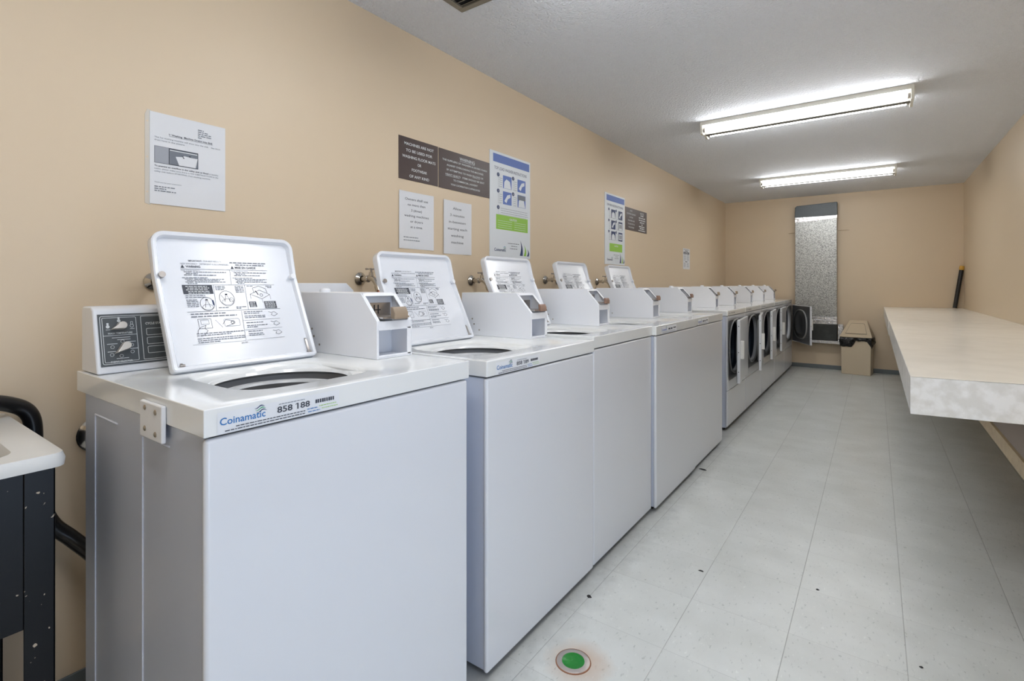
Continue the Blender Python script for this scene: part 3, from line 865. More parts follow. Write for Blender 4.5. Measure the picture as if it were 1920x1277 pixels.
    for (ky, ks) in ((0.055, .088), (0.060, .040)):
        m = MB().use('knob')
        yk = ca + .008 + ky - .012
        out = []
        for i in range(20):
            a = 2 * math.pi * i / 20
            rr_ = .0085
            out.append((math.cos(a) * rr_, math.sin(a) * rr_))
        out2 = [(x, y) for x, y in out]
        # teardrop pointer aimed lower left
        td = [(math.cos(math.radians(a)) * .0095, math.sin(math.radians(a)) * .0095) for a in range(-60, 190, 25)] + [(-.022, -.008 if ks > .06 else -.017)]
        lo = [m.v(cp(yk + a, ks + b_, .002)) for a, b_ in td]; hi = [m.v(cp(yk + a * .92, ks + b_ * .92, .019)) for a, b_ in td]
        m.bridge(lo, hi); m.face(hi); m.face(lo[::-1])
        m.build('knob', con, bevel=0.001, segs=2)
    # lid
    make_lid(t, lw, ly - y0, hx - ox, zt + 0.004, None)
    # coin box
    coin_box(t, 0.34 - ox, 0.70 - BACK, cbx[0] - y0, cbx[1] - y0, zt + .0005, hm=hm, knobx=(capx - ox) if capx else None)
    # sticker on the deck's front edge
    if sticker:
        kind, num, sy = sticker
        p = Print(lambda a, b_, l: (X1 + l + .0004, sy - y0 + a, zg + 0.046 - b_))
        if kind == 'big':
            p.rect('paper', -.004, .0085, .232, .0445, -.0004)
            logo(p, 0.0, .0300, .078, .0125)
            p.text('ink', num, .100, .0290, .0112, .066, bold=.02)
            p.greek('inkgrey', .103, .0145, .052, .0012, 1)
            for k in range(9): p.rect('ink', .178 + k * .0048, .0190, .178 + k * .0048 + (.0034 if k % 3 else .0040), .0262)
            p.greek('ink', .026, .0368, .130, .0016, 3); p.greek('blue', .160, .0350, .022, .0015, 4); p.greek('limegreen', .186, .0330, .040, .0012, 5)
            p.greek('ink', .008, .0415, .150, .0016, 6); p.greek('blue', .162, .0405, .026, .0015, 7); p.greek('limegreen', .192, .0385, .036, .0012, 8)
        else:
            p.rect('paper', -.004, .0085, .232, .0445, -.0004)
            logo(p, 0.0, .0300, .078, .0120, 'posterblue')
            p.greek('ink', .100, .0290, .030, .0085, 2); p.greek('ink', .138, .0290, .026, .0085, 22)
            p.rect('ink', .178, .0200, .222, .0260)
            p.greek('inkgrey', .010, .0368, .20, .0014, 3); p.greek('inkgrey', .004, .0415, .21, .0014, 4)
        p.build('service_sticker', t)
    if bracket:
        # white anti-tamper plate bridging deck and cabinet on the exposed side
        xa, xb = 0.376, 0.476
        m = MB().use('plastic'); m.box(xa, xb, -0.012, -0.0035, 0.838, 0.906)
        br = m.build('corner_plate', t, bevel=0.003, segs=2)
        for (xx, zz) in ((xa + .026, .895), (xa + .074, .892), (xa + .026, .856), (xa + .074, .852)):
            m = MB().use('screw'); m.lathe((xx, -0.012, zz), (0, -1, 0), [(.0050, -.001), (.0050, .001), (.003, .0022), (0, .0022)], n=14); m.build('screw', br)
    return t

washer(0.385, 0.660, 0.0, 'nearest white top loading washer, asset number 858 188, lid open', (0.909, 1.037), ('big', '858 188', .407), (0.486, 0.362, 0.513), bracket=True, capx=.40)
w2 = washer(1.128, 0.668, 0.0115, 'white top loading washer numbered 858 189, lid open, second from the viewer', (1.668, 1.790), ('big', '858 189', 1.170), (1.182, 0.385, 0.490), hm='slidebrown')
washer(1.806, 0.632, 0.0, 'white washer with no front sticker, between washer 858 189 and the next stickered one', (2.278, 2.400), None, (1.815, 0.380, 0.470), xoff=-.004, hm='slidebrown')
washer(2.447, 0.674, 0.0, 'white washer fourth along the row, bright left front corner showing beside its small sticker', (2.968, 3.086), ('small', '', 2.520), (2.455, 0.370, 0.470), xoff=.016, hm='slidebrown')
washer(3.130, 0.670, 0.0, 'white washer closest to the dryers, last of the top loaders', (3.680, 3.796), ('small', '', 3.187), (3.132, 0.380, 0.470), xoff=.010, hm='slidebrown', capx=.58)

# ---------------------------------------------------------------- dryers
def dryer(y0, w, label, ang, cby, first=False, wide=False):
    DX = 0.88; dep = DX - BACK
    t = thing('tumble_dryer', label, 'tumble dryer', (BACK, y0, 0), group='front loading coin dryers in a row')
    zt, zg, zd = 0.921, 0.879, 0.304
    hc_y, hc_z, ra, rb = w * 0.455, 0.628, 0.232, 0.208
    dw = min(0.585, w - 0.07); dz0, dz1 = 0.365, 0.850
    dy1 = w - 0.035; dy0 = dy1 - dw
    n = 48
    # front panel with the round opening
    hp = superellipse(hc_y, hc_z, ra, rb, 2.4, n)
    op = rect_match(hp, hc_y, hc_z, 0.0, w, zd + .003, zg - .003)
    m = MB().use('white')
    F = [m.v((dep, a, b)) for a, b in op]; B = [m.v((dep - .012, a, b)) for a, b in op]
    Hf = [m.v((dep - .006, a, b)) for a, b in hp]; Hb = [m.v((dep - .03, hc_y + (a - hc_y) * .96, hc_z + (b - hc_z) * .96)) for a, b in hp]
    m.bridge(F, Hf); m.bridge(Hf, Hb); m.bridge(B, F)
    m.use('doorinner')
    m.build('front_panel', t, bevel=0)
    # grey recess plate round the opening
    m = MB().use('doorinner')
    ip = rect_match(hp, hc_y, hc_z, dy0 + .012, dy1 - .012, dz0 + .012, dz1 - .008)
    A = [m.v((dep + .001, a, b)) for a, b in ip]; A2 = [m.v((dep + .0005, hc_y + (a - hc_y) * 1.03, hc_z + (b - hc_z) * 1.03)) for a, b in hp]
    m.bridge(A, A2); m.build('opening_surround', t, smooth=False)
    m = MB().use('doorring')
    R0 = [(hc_y + (a - hc_y) * 1.05, hc_z + (b - hc_z) * 1.05) for a, b in hp]; R1 = [(hc_y + (a - hc_y) * .97, hc_z + (b - hc_z) * .97) for a, b in hp]
    v0 = [m.v((dep + .0015, a, b)) for a, b in R0]; v1 = [m.v((dep + .007, hc_y + (a - hc_y) * 1.01, hc_z + (b - hc_z) * 1.01)) for a, b in hp]; v2 = [m.v((dep - .005, a, b)) for a, b in R1]
    m.bridge(v0, v1); m.bridge(v1, v2); m.build('opening_rim', t)
    m = MB().use('drum')
    r0 = [m.v((dep - .028, hc_y + (a - hc_y) * .965, hc_z + (b - hc_z) * .965)) for a, b in hp]
    r1 = [m.v((dep - .07, hc_y + (a - hc_y) * 1.16, hc_z + (b - hc_z) * 1.12)) for a, b in hp]
    r2 = [m.v((.05, hc_y + (a - hc_y) * 1.16, hc_z + (b - hc_z) * 1.12)) for a, b in hp]
    m.bridge(r0, r1); m.bridge(r1, r2); m.face(r2)
    for k in range(3):
        a = math.radians(100 + 120 * k)
        yy, zz = hc_y + .225 * math.cos(a), hc_z + .215 * math.sin(a)
        m.cyl((.06, yy, zz), (dep - .08, yy, zz), .022, n=10)
    m.build('drum', t)
    m = MB().use('whiteshade')
    m.box(0, dep - .010, 0.0, .006, .024, zg - .002); m.box(0, dep - .010, w - .006, w, .024, zg - .002)
    m.box(0, .006, .006, w - .006, .024, zg - .002)
    m.build('cabinet', t, smooth=False)
    m = MB().use('white'); m.box(dep - .018, dep, 0, w, .030, zd - .002)
    m.build('lower_panel', t, bevel=.006, segs=3)
    m = MB().use('deck'); m.box(-.02, dep + .002, 0, w, zg, zt); top = m.build('top', t, bevel=.006, segs=3)
    m = MB().use('dark'); m.box(.02, dep - .03, .02, w - .02, 0, .032); m.build('base', t, smooth=False)
    m = MB().use('dark'); m.box(.01, dep - .008, .008, w - .008, zg - .004, zg + .001); m.box(dep - .03, dep - .012, .008, w - .008, zd - .004, zd + .005)
    m.split('panel_seam', t, smooth=False)
    p = Print(lambda a, b, l: (dep + .0024 + l, a, zt - b))
    p.greek('inkgrey', .04, .024, .05, .006, 2); p.greek('ink', .12, .024, .045, .006, 5); p.greek('ink', .185, .024, .05, .006, 9)
    p.build('service_sticker', t)
    coin_box(t, .30 - BACK, .70 - BACK, cby - y0, cby - y0 + .112, zt + .0005, hm='slidehandle', knobx=(.58 - BACK))
    # door hinged on its far side
    m = MB().use('white')
    e = bpy.data.objects.new('door', None)
    bpy.data.objects.remove(e)
    ca, sa = math.cos(ang), math.sin(ang)
    hx, hy = dep + .004, dy1
    def dp(d, u, z):     # u = distance from hinge, d = outward depth
        return (hx + u * sa + d * ca, hy - u * ca + d * sa, z)
    def dbox(mb, d0, d1, u0, u1, z0, z1):
        vs = [mb.v(dp(*q)) for q in ((d0, u0, z0), (d1, u0, z0), (d1, u1, z0), (d0, u1, z0), (d0, u0, z1), (d1, u0, z1), (d1, u1, z1), (d0, u1, z1))]
        for q in ((0, 3, 2, 1), (4, 5, 6, 7), (0, 1, 5, 4), (1, 2, 6, 5), (2, 3, 7, 6), (3, 0, 4, 7)): mb.face([vs[i] for i in q])
    dbox(m, 0.004, 0.026, 0.0, dw, dz0, dz1)
    door = m.build('door', t, bevel=.004, segs=2)
    m = MB().use('doorinner'); dbox(m, 0.001, 0.0045, .008, dw - .010, dz0 + .008, dz1 - .008); m.build('door_liner', door, smooth=False)
    # raised bowl of the door with light seal
    c_u, c_z = dw / 2, (dz0 + dz1) / 2
    hp2 = superellipse(c_u, c_z, .215, .190, 2.4, 40)
    def loop(mb, k, d): return [mb.v(dp(d, c_u + (a - c_u) * k, c_z + (b - c_z) * k)) for a, b in hp2]
    m = MB().use('doorring'); a0 = loop(m, 1.0, .001); a1 = loop(m, .985, -.012); a2 = loop(m, .93, -.012); a3 = loop(m, .92, -.002)
    m.bridge(a0, a1); m.bridge(a1, a2); m.bridge(a2, a3); m.build('door_seal', door)
    m = MB().use('doorglass'); b0 = loop(m, .925, -.001); b1 = loop(m, .80, -.022 if wide else -.01); b2 = loop(m, .60, -.026 if wide else -.012)
    m.bridge(b0, b1); m.bridge(b1, b2); m.face(b2); m.build('door_bowl', door)
    m = MB().use('handle'); dbox(m, .024, .050, dw - .050, dw - .030, .550, .690); m.build('door_handle', door, bevel=.004, segs=2)
    m = MB().use('dark')
    for zz in (.45, .60, .80): dbox(m, .012, .018, dw - .0004, dw + .0006, zz, zz + .006)
    m.split('latch_hole', door, smooth=False)
    return t
seps = [4.118, 4.781, 5.512, 6.325, 7.093, 7.823]
dl_ = ['white front loading dryer nearest the washers, door slightly ajar', 'white dryer second from the washers, door ajar',
       'white dryer in the middle of the five dryers, door ajar', 'white dryer fourth from the washers, beside the last dryer', 'white dryer nearest the end wall, door swung wide open showing its dark inner bowl']
angs = [5.2, 7.8, 4.6, 3.0, 26.0]
cbs = [4.50, 5.19, 5.99, 6.75, 7.53]
for i in range(5):
    dryer(seps[i], seps[i + 1] - seps[i] - .006, dl_[i], math.radians(angs[i]), cbs[i], i == 0, i == 4)

# guard behind the first washer
t = thing('pipe_guard', 'pale grey sheet metal guard standing behind the coin box of the nearest washer', 'guard', (0.205, 0.90, 0))
m = MB().use('plastic')
m.prism([(0, 0), (.30, 0), (.30, 1.10), (.268, 1.128), (0, 1.128)], 'x', 0, .012); m.build('panel', t, bevel=.001, segs=1)
m = MB().use('steel'); m.box(.0, .030, .02, .06, 0, .01); m.box(0, .03, .24, .28, 0, .01); m.split('foot', t, smooth=False)

# ---------------------------------------------------------------- taps on the wall
def tap(y, z, label, two=False, small=1.0):
    t = thing('water_tap', label, 'tap', (0.0, y, z), group='chrome taps on the wall behind the washers')
    m = MB().use('chrome'); m.lathe((0, 0, 0), (1, 0, 0), [(0, 0), (.027, 0), (.029, .003), (.025, .009), (.015, .015), (.014, .017)], n=24)
    m.build('wall_flange', t)
    m = MB().use('chrome'); m.cyl((.015, 0, 0), (.060, 0, 0), .011, n=16)
    m.lathe((.045, 0, 0), (1, 0, 0), [(.011, 0), (.015, .003), (.015, .012), (.011, .015)], n=16)
    m.tube([(.058, 0, .002), (.080, 0, .002), (.100, 0, -.010), (.118, 0, -.034)], .0115, n=14)
    m.cyl((.074, 0, 0), (.074, 0, .028), .011, .009, n=14)
    m.cyl((.116, 0, -.030), (.124, 0, -.050), .015, .0145, n=16)
    m.build('body', t)
    m = MB().use('steel'); m.cyl((.074, 0, .028), (.074, 0, .040), .005, n=10)
    m.lathe((.074, 0, .038), (0, 0, 1), [(.008, 0), (.009, .004), (0, .007)], n=12)
    for k in range(4):
        a = math.radians(45 + 90 * k)
        m.cyl((.074, 0, .041), (.074 + .018 * math.cos(a), .018 * math.sin(a), .041), .0032, n=8)
        m.lathe((.074 + .018 * math.cos(a), .018 * math.sin(a), .036), (0, 0, 1), [(.0, 0), (.006, .002), (.006, .008), (0, .010)], n=10)
    m.build('handwheel', t)
    m = MB().use('copper' if not two else 'rubber'); m.tube([(.123, 0, -.048), (.135, 0, -.075), (.142, 0, -.13), (.120, 0, -.22), (.090, 0, -.32)], .009, n=10); m.build('supply_hose', t)
    return t
tap(0.630, 1.132, 'tarnished wall tap mostly hidden behind the lid of the nearest washer')
tap(1.396, 1.147, 'chrome tap with cross handle above the coin box of washer 858 188')
tap(2.135, 1.144, 'chrome tap below the washer instructions poster, right of the lid of washer 858 189')
tap(2.90, 1.153, 'chrome tap left of the fourth washer lid, first of a close pair')
tap(3.061, 1.150, 'chrome tap partly behind the fourth washer lid, second of a close pair')
tap(3.675, 1.145, 'small tap left of the fifth washer lid, first of the farthest pair')
tap(3.896, 1.155, 'small tap touching the fifth washer lid, second of the farthest pair')
m = MB().use('chrome'); m.lathe((0, .492, .699), (1, 0, 0), [(.0, 0), (.048, 0), (.050, .004), (.040, .012), (.018, .016), (.0, .016)], n=28)
tag(m.build('pipe_escutcheon'), 'round chrome pipe plate low on the wall behind the nearest washer', 'pipe plate')

# ---------------------------------------------------------------- notices on the wall
def board(name, label, cat, y0, y1, z0, z1, mt, th=0.0015, curl=0.0, group=None, x0=0.0):
    t = thing(name, label, cat, (x0, y0, z0), group=group)
    m = MB().use(mt); w, h = y1 - y0, z1 - z0
    nn = 8 if curl else 1
    for k in range(nn):
        a, b = w * k / nn, w * (k + 1) / nn
        f = lambda q: curl * (q / w - .5) ** 2 * 4
        m.prism([(f(a), a), (f(b), b), (th + f(b), b), (th + f(a), a)], 'z', 0, h)
    m.build('sheet', t, smooth=False)
    return t, (lambda a, b, l: (th + l + (curl * (a / w - .5) ** 2 * 4 if curl else 0), a, h - b))

# letter in a plastic sleeve
t, P = board('notice', 'letter about the first washer draining into the sink, in a punched plastic sleeve', 'notice', .618, .839, 1.371, 1.653, 'paper', th=.003)
m = MB().use('sleeve')
m.prism([(-.012, .0), (.0, -.004), (.003, -.004), (.003, .286), (-.006, .286), (-.012, .27)], 'x', .0, .0012)
m.build('sleeve_edge', t, smooth=False)
for zz in (.035, .141, .250):
    m = MB().use('wall'); m.cyl((.0010, -.006, zz), (.0016, -.006, zz), .0026, n=12); m.build('punched_hole', t, smooth=False)
p = Print(P)
for k, w_ in enumerate((.018, .030, .040, .042, .016)): p.greek('inkgrey', .135, .028 + k * .0062, w_, .0028, k)
p.text('ink', '1  Washing  Machine Drains into Sink', .052, .064, .0056, .128, bold=.015); p.line('ink', [(.052, .0662), (.180, .0662)], .0007)
p.text('ink', 'st', .0545, .0615, .0026, .003)
p.text('inkgrey', 'The 1st washing machine will drain into the sink.   See black', .012, .078, .0046, .193)
p.text('inkgrey', 'drain hose in the picture.', .012, .0865, .0046, .085)
p.rect('ink', .012, .103, .136, .155); p.rect('inklight', .013, .104, .051, .154, .0002); p.rect('ink', .051, .104, .135, .154, .0002)
p.rect('inkgrey', .053, .106, .134, .153, .0004); p.rect('printwhite', .054, .108, .133, .1105, .0006)
p.poly('paper', [(.070, .127), (.090, .124), (.095, .120), (.112, .122), (.134, .122), (.128, .153), (.080, .153)], .0008)
p.poly('ink', [(.086, .118), (.096, .128), (.092, .129)], .001); p.rect('ink', .108, .117, .114, .121, .001)
p.rect('inklight', .018, .108, .046, .150, .0004)
p.text('ink', 'To prevent an overflow in the utility sink or flood', .012, .166, .0048, .155, bold=.02); p.text('inkgrey', 'in laundry', .170, .166, .0046, .028)
p.text('inkgrey', 'room, please make sure there is NO OBSTRUCTION in the', .012, .1745, .0046, .186)
p.text('inkgrey', 'utility sink before STARTING (1st) washing machine.', .012, .183, .0046, .162)
p.text('inkgrey', 'Thank you for your cooperation', .012, .216, .0034, .075)
for k, w_ in enumerate((.056, .032, .060)): p.greek('inkgrey', .012, .229 + k * .0065, w_, .0028, 20 + k)
p.build('printed_text', t)

def engraved(name, label, y0, y1, z0, z1, lines, group):
    t, P = board(name, label, 'sign', y0, y1, z0, z1, 'brown', th=.003, group=group)
    p = Print(P)
    for s, x, y, h, w_, u in lines:
        if s.startswith('~'):
            p.greek('printwhite', x - w_ / 2, y, w_, h, int(y * 999)); continue
        a, b = p.text('printwhite', s, x, y, h, w_, 'c', bold=.012)
        if u: p.line('printwhite', [(a, y + h * .28), (b, y + h * .28)], .0016)
    if 'WARNING' in label:
        p.line('printwhite', [(.048, .1322), (.156, .1322)], .0014); p.line('printwhite', [(.262, .1082), (.326, .1082)], .0014)
    p.build('engraved_lettering', t); return t
c = .130
engraved('sign', 'brown plastic sign reading MACHINES ARE NOT TO BE USED FOR WASHING FLOOR MATS', 1.613, 1.872, 1.618, 1.818, [
    ('MACHINES ARE NOT', c, .036, .0135, .195, 0), ('TO BE USED FOR', c, .067, .0135, .175, 0), ('WASHING FLOOR MATS', c, .097, .0135, .220, 0),
    ('OR', c, .126, .0135, .024, 0), ('FOOTWEAR', c, .155, .0135, .100, 0), ('OF ANY KIND', c, .186, .0135, .130, 0)], 'brown engraved plastic signs')
c = .207
engraved('sign', 'wider brown plastic sign headed WARNING about overloading the machines', 1.879, 2.293, 1.616, 1.817, [
    ('WARNING', c + .012, .035, .0170, .125, 1), ('THE SUPPLIERS OF WASHERS & DRYERS WARN', c, .057, .0098, .365, 0), ('AGAINST OVERLOADING THE MACHINES', c, .081, .0098, .300, 0),
    ('BY ATTEMPTING TO WASH PILLOWS OR', c, .105, .0098, .300, 0), ('HEAVY QUILTS   ITEMS SHOULD BE SENT', c, .129, .0098, .318, 0), ('TO COMMERCIAL LAUNDRY', c, .153, .0098, .200, 0),
    ('YOUR COOPERATION IS APPRECIATED', c, .177, .0092, .240, 0)], 'brown engraved plastic signs')
# underlines of PILLOWS and HEAVY QUILTS belong to the same sign's lettering

t, P = board('notice', 'white paper notice reading Owners shall use no more than 3 (three) washing machines', 'notice', 1.613, 1.840, 1.292, 1.563, 'paper', th=.0008, curl=.004)
p = Print(P); c = .113
for k, s in enumerate(('Owners shall use', 'no more than', '3 (three)', 'washing machines', 'or dryers', 'at a time.')):
    p.text('ink', s, c, .040 + k * .0262, .0120, (.150, .115, .070, .160, .082, .080)[k], 'c')
p.greek('inkgrey', .028, .218, .095, .0034, 1); p.greek('inkgrey', .028, .232, .105, .0034, 2)
p.build('printed_text', t)
t, P = board('notice', 'white paper notice reading Allow 3 minutes in-between starting each washing machine', 'notice', 1.911, 2.130, 1.282, 1.560, 'paper', th=.0008, curl=.005)
p = Print(P); c = .108
for k, s in enumerate(('Allow', '3 minutes', 'in-between', 'starting each', 'washing', 'machine')):
    p.text('ink', s, c, .045 + k * .0355, .0135, (.068, .112, .132, .152, .100, .095)[k], 'c')
p.build('printed_text', t)

def poster(name, label, y0, y1, z0, z1, title, rows, caution):
    t, P = board(name, label, 'poster', y0, y1, z0, z1, 'poster', th=.004)
    p = Print(P); w, h = y1 - y0, z1 - z0
    p.rect('posterblue', .030, .014, w - .012, .062)
    if title: p.text('navy', title, w * .10, .104, .0185, w * .80)
    x0, ww, hh, gx = w * .30, w * .21, h * .125, w * .36
    y = .128
    for r in range(rows):
        for cidx in range(2):
            x = x0 + cidx * gx
            p.disc('navy', x - ww * .53, y + .004, .013, ry=.012)
            p.text('printwhite', str(r * 2 + cidx + 1), x - ww * .53, y + .009, .010, align='c', up=.0003)
            p.line('inklight', [(x - ww * .53, y + .01), (x - ww * .53, y + hh), (x - ww * .1, y + hh)], .0012)
            for k in range(5): p.greek('inklight', x - ww * .47, y + .024 + k * .012, ww * .40, .003, k)
            p.rect('posterblue' if rows == 2 else 'navy', x, y, x + ww, y + hh)
            # simple pictogram of hands and clothes
            if (r + cidx) % 2 == 0: p.poly('poster', [(x + ww * .1, y + hh * .98), (x + ww * .15, y + hh * .5), (x + ww * .4, y + hh * .25), (x + ww * .8, y + hh * .4), (x + ww * .95, y + hh * .98)], .0003); 
            else: p.poly('poster', [(x + ww * .15, y + hh * .75), (x + ww * .5, y + hh * .25), (x + ww * .85, y + hh * .15), (x + ww * .85, y + hh * .4), (x + ww * .55, y + hh * .55), (x + ww * .4, y + hh * .88)], .0003)
            if rows == 2 and r == 1 and cidx == 1: p.rect('inkgrey', x + ww * .05, y + hh * .03, x + ww * .98, y + hh * .40, .0005)
            if rows == 3 and cidx == 1 and r > 0: p.rect('poster', x + ww * .12, y + hh * .2, x + ww * .88, y + hh * .85, .0004); p.rect('inklight', x + ww * .2, y + hh * .3, x + ww * .8, y + hh * .75, .0006)
        y += hh + .018
    if rows == 2:
        p.disc('navy', x0 - ww * .53, y + .006, .013, ry=.012); p.text('printwhite', '5', x0 - ww * .53, y + .011, .010, align='c', up=.0003)
        for k in range(3): p.greek('inklight', x0 - ww * .25, y + .010 + k * .013, w * .68, .003, 50 + k)
        p.line('inklight', [(x0 - ww * .53, y + .016), (x0 - ww * .53, y + .045), (w * .88, y + .045)], .0012)
    ya, yb = caution
    p.rect('limegreen', w * .14 if rows == 2 else w * .22, h * ya, w * .93 if rows == 2 else w * .86, h * yb)
    p.text('printwhite', 'CAUTION', w * .55, h * ya + .026, .013, align='c', bold=.03, up=.0003)
    if rows == 2:
        for k in range(4):
            p.greek('poster', w * .18, h * ya + .036 + k * .013, w * .34, .002, k); p.greek('poster', w * .58, h * ya + .036 + k * .013, w * .30, .002, 9 + k)
    logo(p, w * .10, h * .945, w * .27, .018, 'navy', True)
    p.greek('inkgrey', w * .42, h * .865, w * .28, .004, 3); p.greek('inkgrey', w * .50, h * .890, w * .15, .004, 4); p.greek('inkgrey', w * .47, h * .915, w * .20, .004, 5)
    for k, (cc, xx, hgt, bw) in enumerate((('navy', .72, .155, .075), ('limegreen', .82, .115, .065), ('navy', .905, .075, .055))):
        base = h * .975
        pts = [(w * xx, base)] + [(w * (xx + .045 * math.sin(math.pi * (1 - q / 6) * .5) if False else w * 0 + xx + .035 * math.sin(math.pi * q / 6 * .9)), base - h * hgt * q / 6) for q in range(1, 7)]
        right = [(a + w * bw * (1 - q / 6), b) for q, (a, b) in enumerate(pts)]
        p.poly(cc, pts + right[::-1][1:], .0002)
    p.build('printed_artwork', t)
poster('poster', 'tall blue and green poster titled TOP LOAD WASHER INSTRUCTIONS', 2.295, 2.713, 1.285, 1.899, 'TOP LOAD WASHER INSTRUCTIONS', 2, (.595, .735))
poster('poster', 'farther instruction poster with six small blue pictures and a green box', 3.817, 4.222, 1.290, 1.880, 'DRYER INSTRUCTIONS', 3, (.700, .815))
engraved('sign', 'brown plastic double sign with two columns of lettering, right of the farther poster', 4.240, 4.753, 1.610, 1.812, [
    ('ONLY', .130, .030, .013, .055, 0), ('CLOTHES CLEANED', .130, .060, .013, .205, 0), ('IN THE', .130, .090, .013, .075, 0), ('WASHERS ARE', .130, .120, .013, .150, 0), ('TO BE PUT IN', .130, .150, .013, .155, 0), ('THE DRYERS', .130, .180, .013, .130, 0),
    ('NOTICE', .390, .032, .016, .090, 1), ('~', .390, .052, .010, .070, 0), ('~', .390, .073, .010, .160, 0), ('~', .390, .094, .010, .160, 0), ('~', .390, .115, .010, .110, 0), ('~', .390, .134, .010, .030, 0),
    ('~', .390, .153, .010, .150, 0), ('~', .390, .171, .010, .110, 0), ('~', .390, .190, .010, .180, 0)], 'brown engraved plastic signs')
t, P = board('notice', 'small faded notice with two black headings, alone on the wall above the dryers', 'notice', 5.90, 6.16, 1.30, 1.54, 'paper', th=.002)
p = Print(P)
p.greek('inkgrey', .02, .016, .20, .005, 1); p.greek('ink', .07, .034, .10, .010, 2)
p.rect('ink', .015, .042, .115, .066); p.rect('ink', .130, .042, .230, .066); p.greek('paper', .04, .059, .05, .008, 3); p.greek('paper', .15, .059, .05, .008, 4)
for k in range(5): p.greek('inklight', .02, .082 + k * .014, .085, .006, k); p.greek('inklight', .14, .082 + k * .014, .085, .006, 9 + k)
p.greek('ink', .08, .158, .08, .008, 30)
for k in range(4): p.greek('inklight', .02, .176 + k * .013, .075, .006, 40 + k); p.greek('inklight', .14, .176 + k * .013, .075, .006, 49 + k)
p.build('printed_text', t)

# ---------------------------------------------------------------- laundry sink on the left
t = thing('laundry_sink', 'white laundry tub in a chipped black metal stand, at the left edge', 'sink', (0.0, 0.0, 0))
Xf, Yr, Yl, Zr = 0.525, 0.300, -0.24, 0.800
m = MB().use('tub')
n = 48
cx, cy = (Xf + .012) / 2, (Yr + Yl) / 2
def rl(x0, x1, y0, y1, r, z, k=8):
    pts = []
    for ax, ay, a0 in ((x1 - r, y1 - r, 0), (x0 + r, y1 - r, 90), (x0 + r, y0 + r, 180), (x1 - r, y0 + r, 270)):
        for i in range(k): a = math.radians(a0 + 90 * i / (k - 1)); pts.append(m.v((ax + r * math.cos(a), ay + r * math.sin(a), z)))
    return pts
L0 = rl(.008, Xf, Yl, Yr, .018, Zr - .026); L1 = rl(.006, Xf + .002, Yl - .002, Yr + .002, .020, Zr - .012); L2 = rl(.010, Xf - .002, Yl + .002, Yr - .002, .018, Zr)
L3 = rl(.065, Xf - .060, Yl + .06, Yr - .062, .035, Zr - .002); L4 = rl(.072, Xf - .068, Yl + .068, Yr - .070, .035, Zr - .014)
L5 = rl(.11, Xf - .11, Yl + .10, Yr - .10, .05, Zr - .32)
u0 = rl(.020, Xf - .012, Yl + .012, Yr - .012, .016, Zr - .026)
for a, b in ((u0, L0), (L0, L1), (L1, L2), (L2, L3), (L3, L4), (L4, L5)): m.bridge(a, b)
m.face(L5)
m.build('basin', t)
m = MB().use('blackpaint')
m.box(Xf - .022, Xf - .014, Yl + .02, Yr - .058, .48, Zr - .024); m.build('front_apron', t, bevel=.002)
m = MB().use('blackpaint'); m.box(.03, Xf - .024, Yr - .024, Yr - .018, .48, Zr - .024); m.build('side_apron', t, bevel=.002)
m = MB().use('blackpaint'); m.box(.03, Xf - .024, Yl + .018, Yl + .024, .48, Zr - .024); m.build('side_apron', t, bevel=.002)
for x in (Xf - .012, .075):
    for y, s in ((Yr - .014, -1), (Yl + .014, 1)):
        m = MB().use('blackpaint')
        xa = x - .045 if x > .2 else x - .045
        # folded angle leg
        m.box(x - .004, x, min(y, y + s * .045), max(y, y + s * .045), 0, Zr - .025)
        m.box(x - .045, x, min(y, y + s * .004), max(y, y + s * .004), 0, Zr - .025)
        m.build('leg', t, bevel=.0015, segs=2)

m = MB().use('rubber')
m.tube([(.155, .170, .70), (.125, .185, .80), (.095, .235, .843), (.070, .300, .828), (.065, .338, .79), (.062, .345, .70), (.060, .350, .60), (.068, .375, .51), (.080, .415, .455), (.120, .455, .40), (.20, .475, .35)], .0185, n=16, sub=8)
tag(m.build('drain_hose'), 'thick black drain hose arching from behind the washer into the laundry tub', 'hose')

# ---------------------------------------------------------------- folding counter on the right
def counter(label, pts, z0, z1):
    t = thing('folding_counter', label, 'counter', (0, 0, 0), group='cream laminate folding counters')
    m = MB().use('apronlam'); m.prism(pts, 'z', z0, z1 - .0016); m.build('apron', t, bevel=.0015, segs=2)
    g = [(x + (0.0015 if x < 2 else 0), y) for x, y in pts]
    m = MB().use('laminate'); m.prism(g, 'z', z1 - .0008, z1); m.build('top', t, smooth=False)
    m = MB().use('dark'); m.prism([(x + (.0018 if x < 2 else 0), y + (.002 if y < 2.2 else 0)) for x, y in pts], 'z', z1 - .0017, z1 - .0007); m.build('seam', t, smooth=False)
    m = MB().use('bin')
    for yy in (min(p_[1] for p_ in pts) + .5, max(p_[1] for p_ in pts) - .4):
        m.prism([(W - .003, z0), (W - .30, z0), (W - .28, z0 - .03), (W - .003, z0 - .10)], 'y', yy, yy + .03)
    m.split('wall_bracket', t, bevel=.002)
    return t
counter('near cream laminate folding counter with a thick mottled end facing the viewer', [(1.888, 1.990), (W - .003, 2.086), (W - .003, 4.970), (1.888, 4.966)], .724, .840)
counter('far section of the cream folding counter reaching the end wall', [(1.884, 4.980), (W - .003, 4.984), (W - .003, 7.922), (1.886, 7.922)], .724, .840)
t = thing('wall_shelf', 'low pale shelf with varnished wood edge under the near folding counter', 'shelf', (0, 0, 0))
m = MB().use('benchtop'); m.box(2.256, W, 1.2, 4.6, .400, .462); m.build('board', t)
m = MB().use('benchedge'); m.box(2.244, 2.256, 1.2, 4.6, .402, .466); m.build('edge_strip', t, bevel=.002)
m = MB().use('bin')
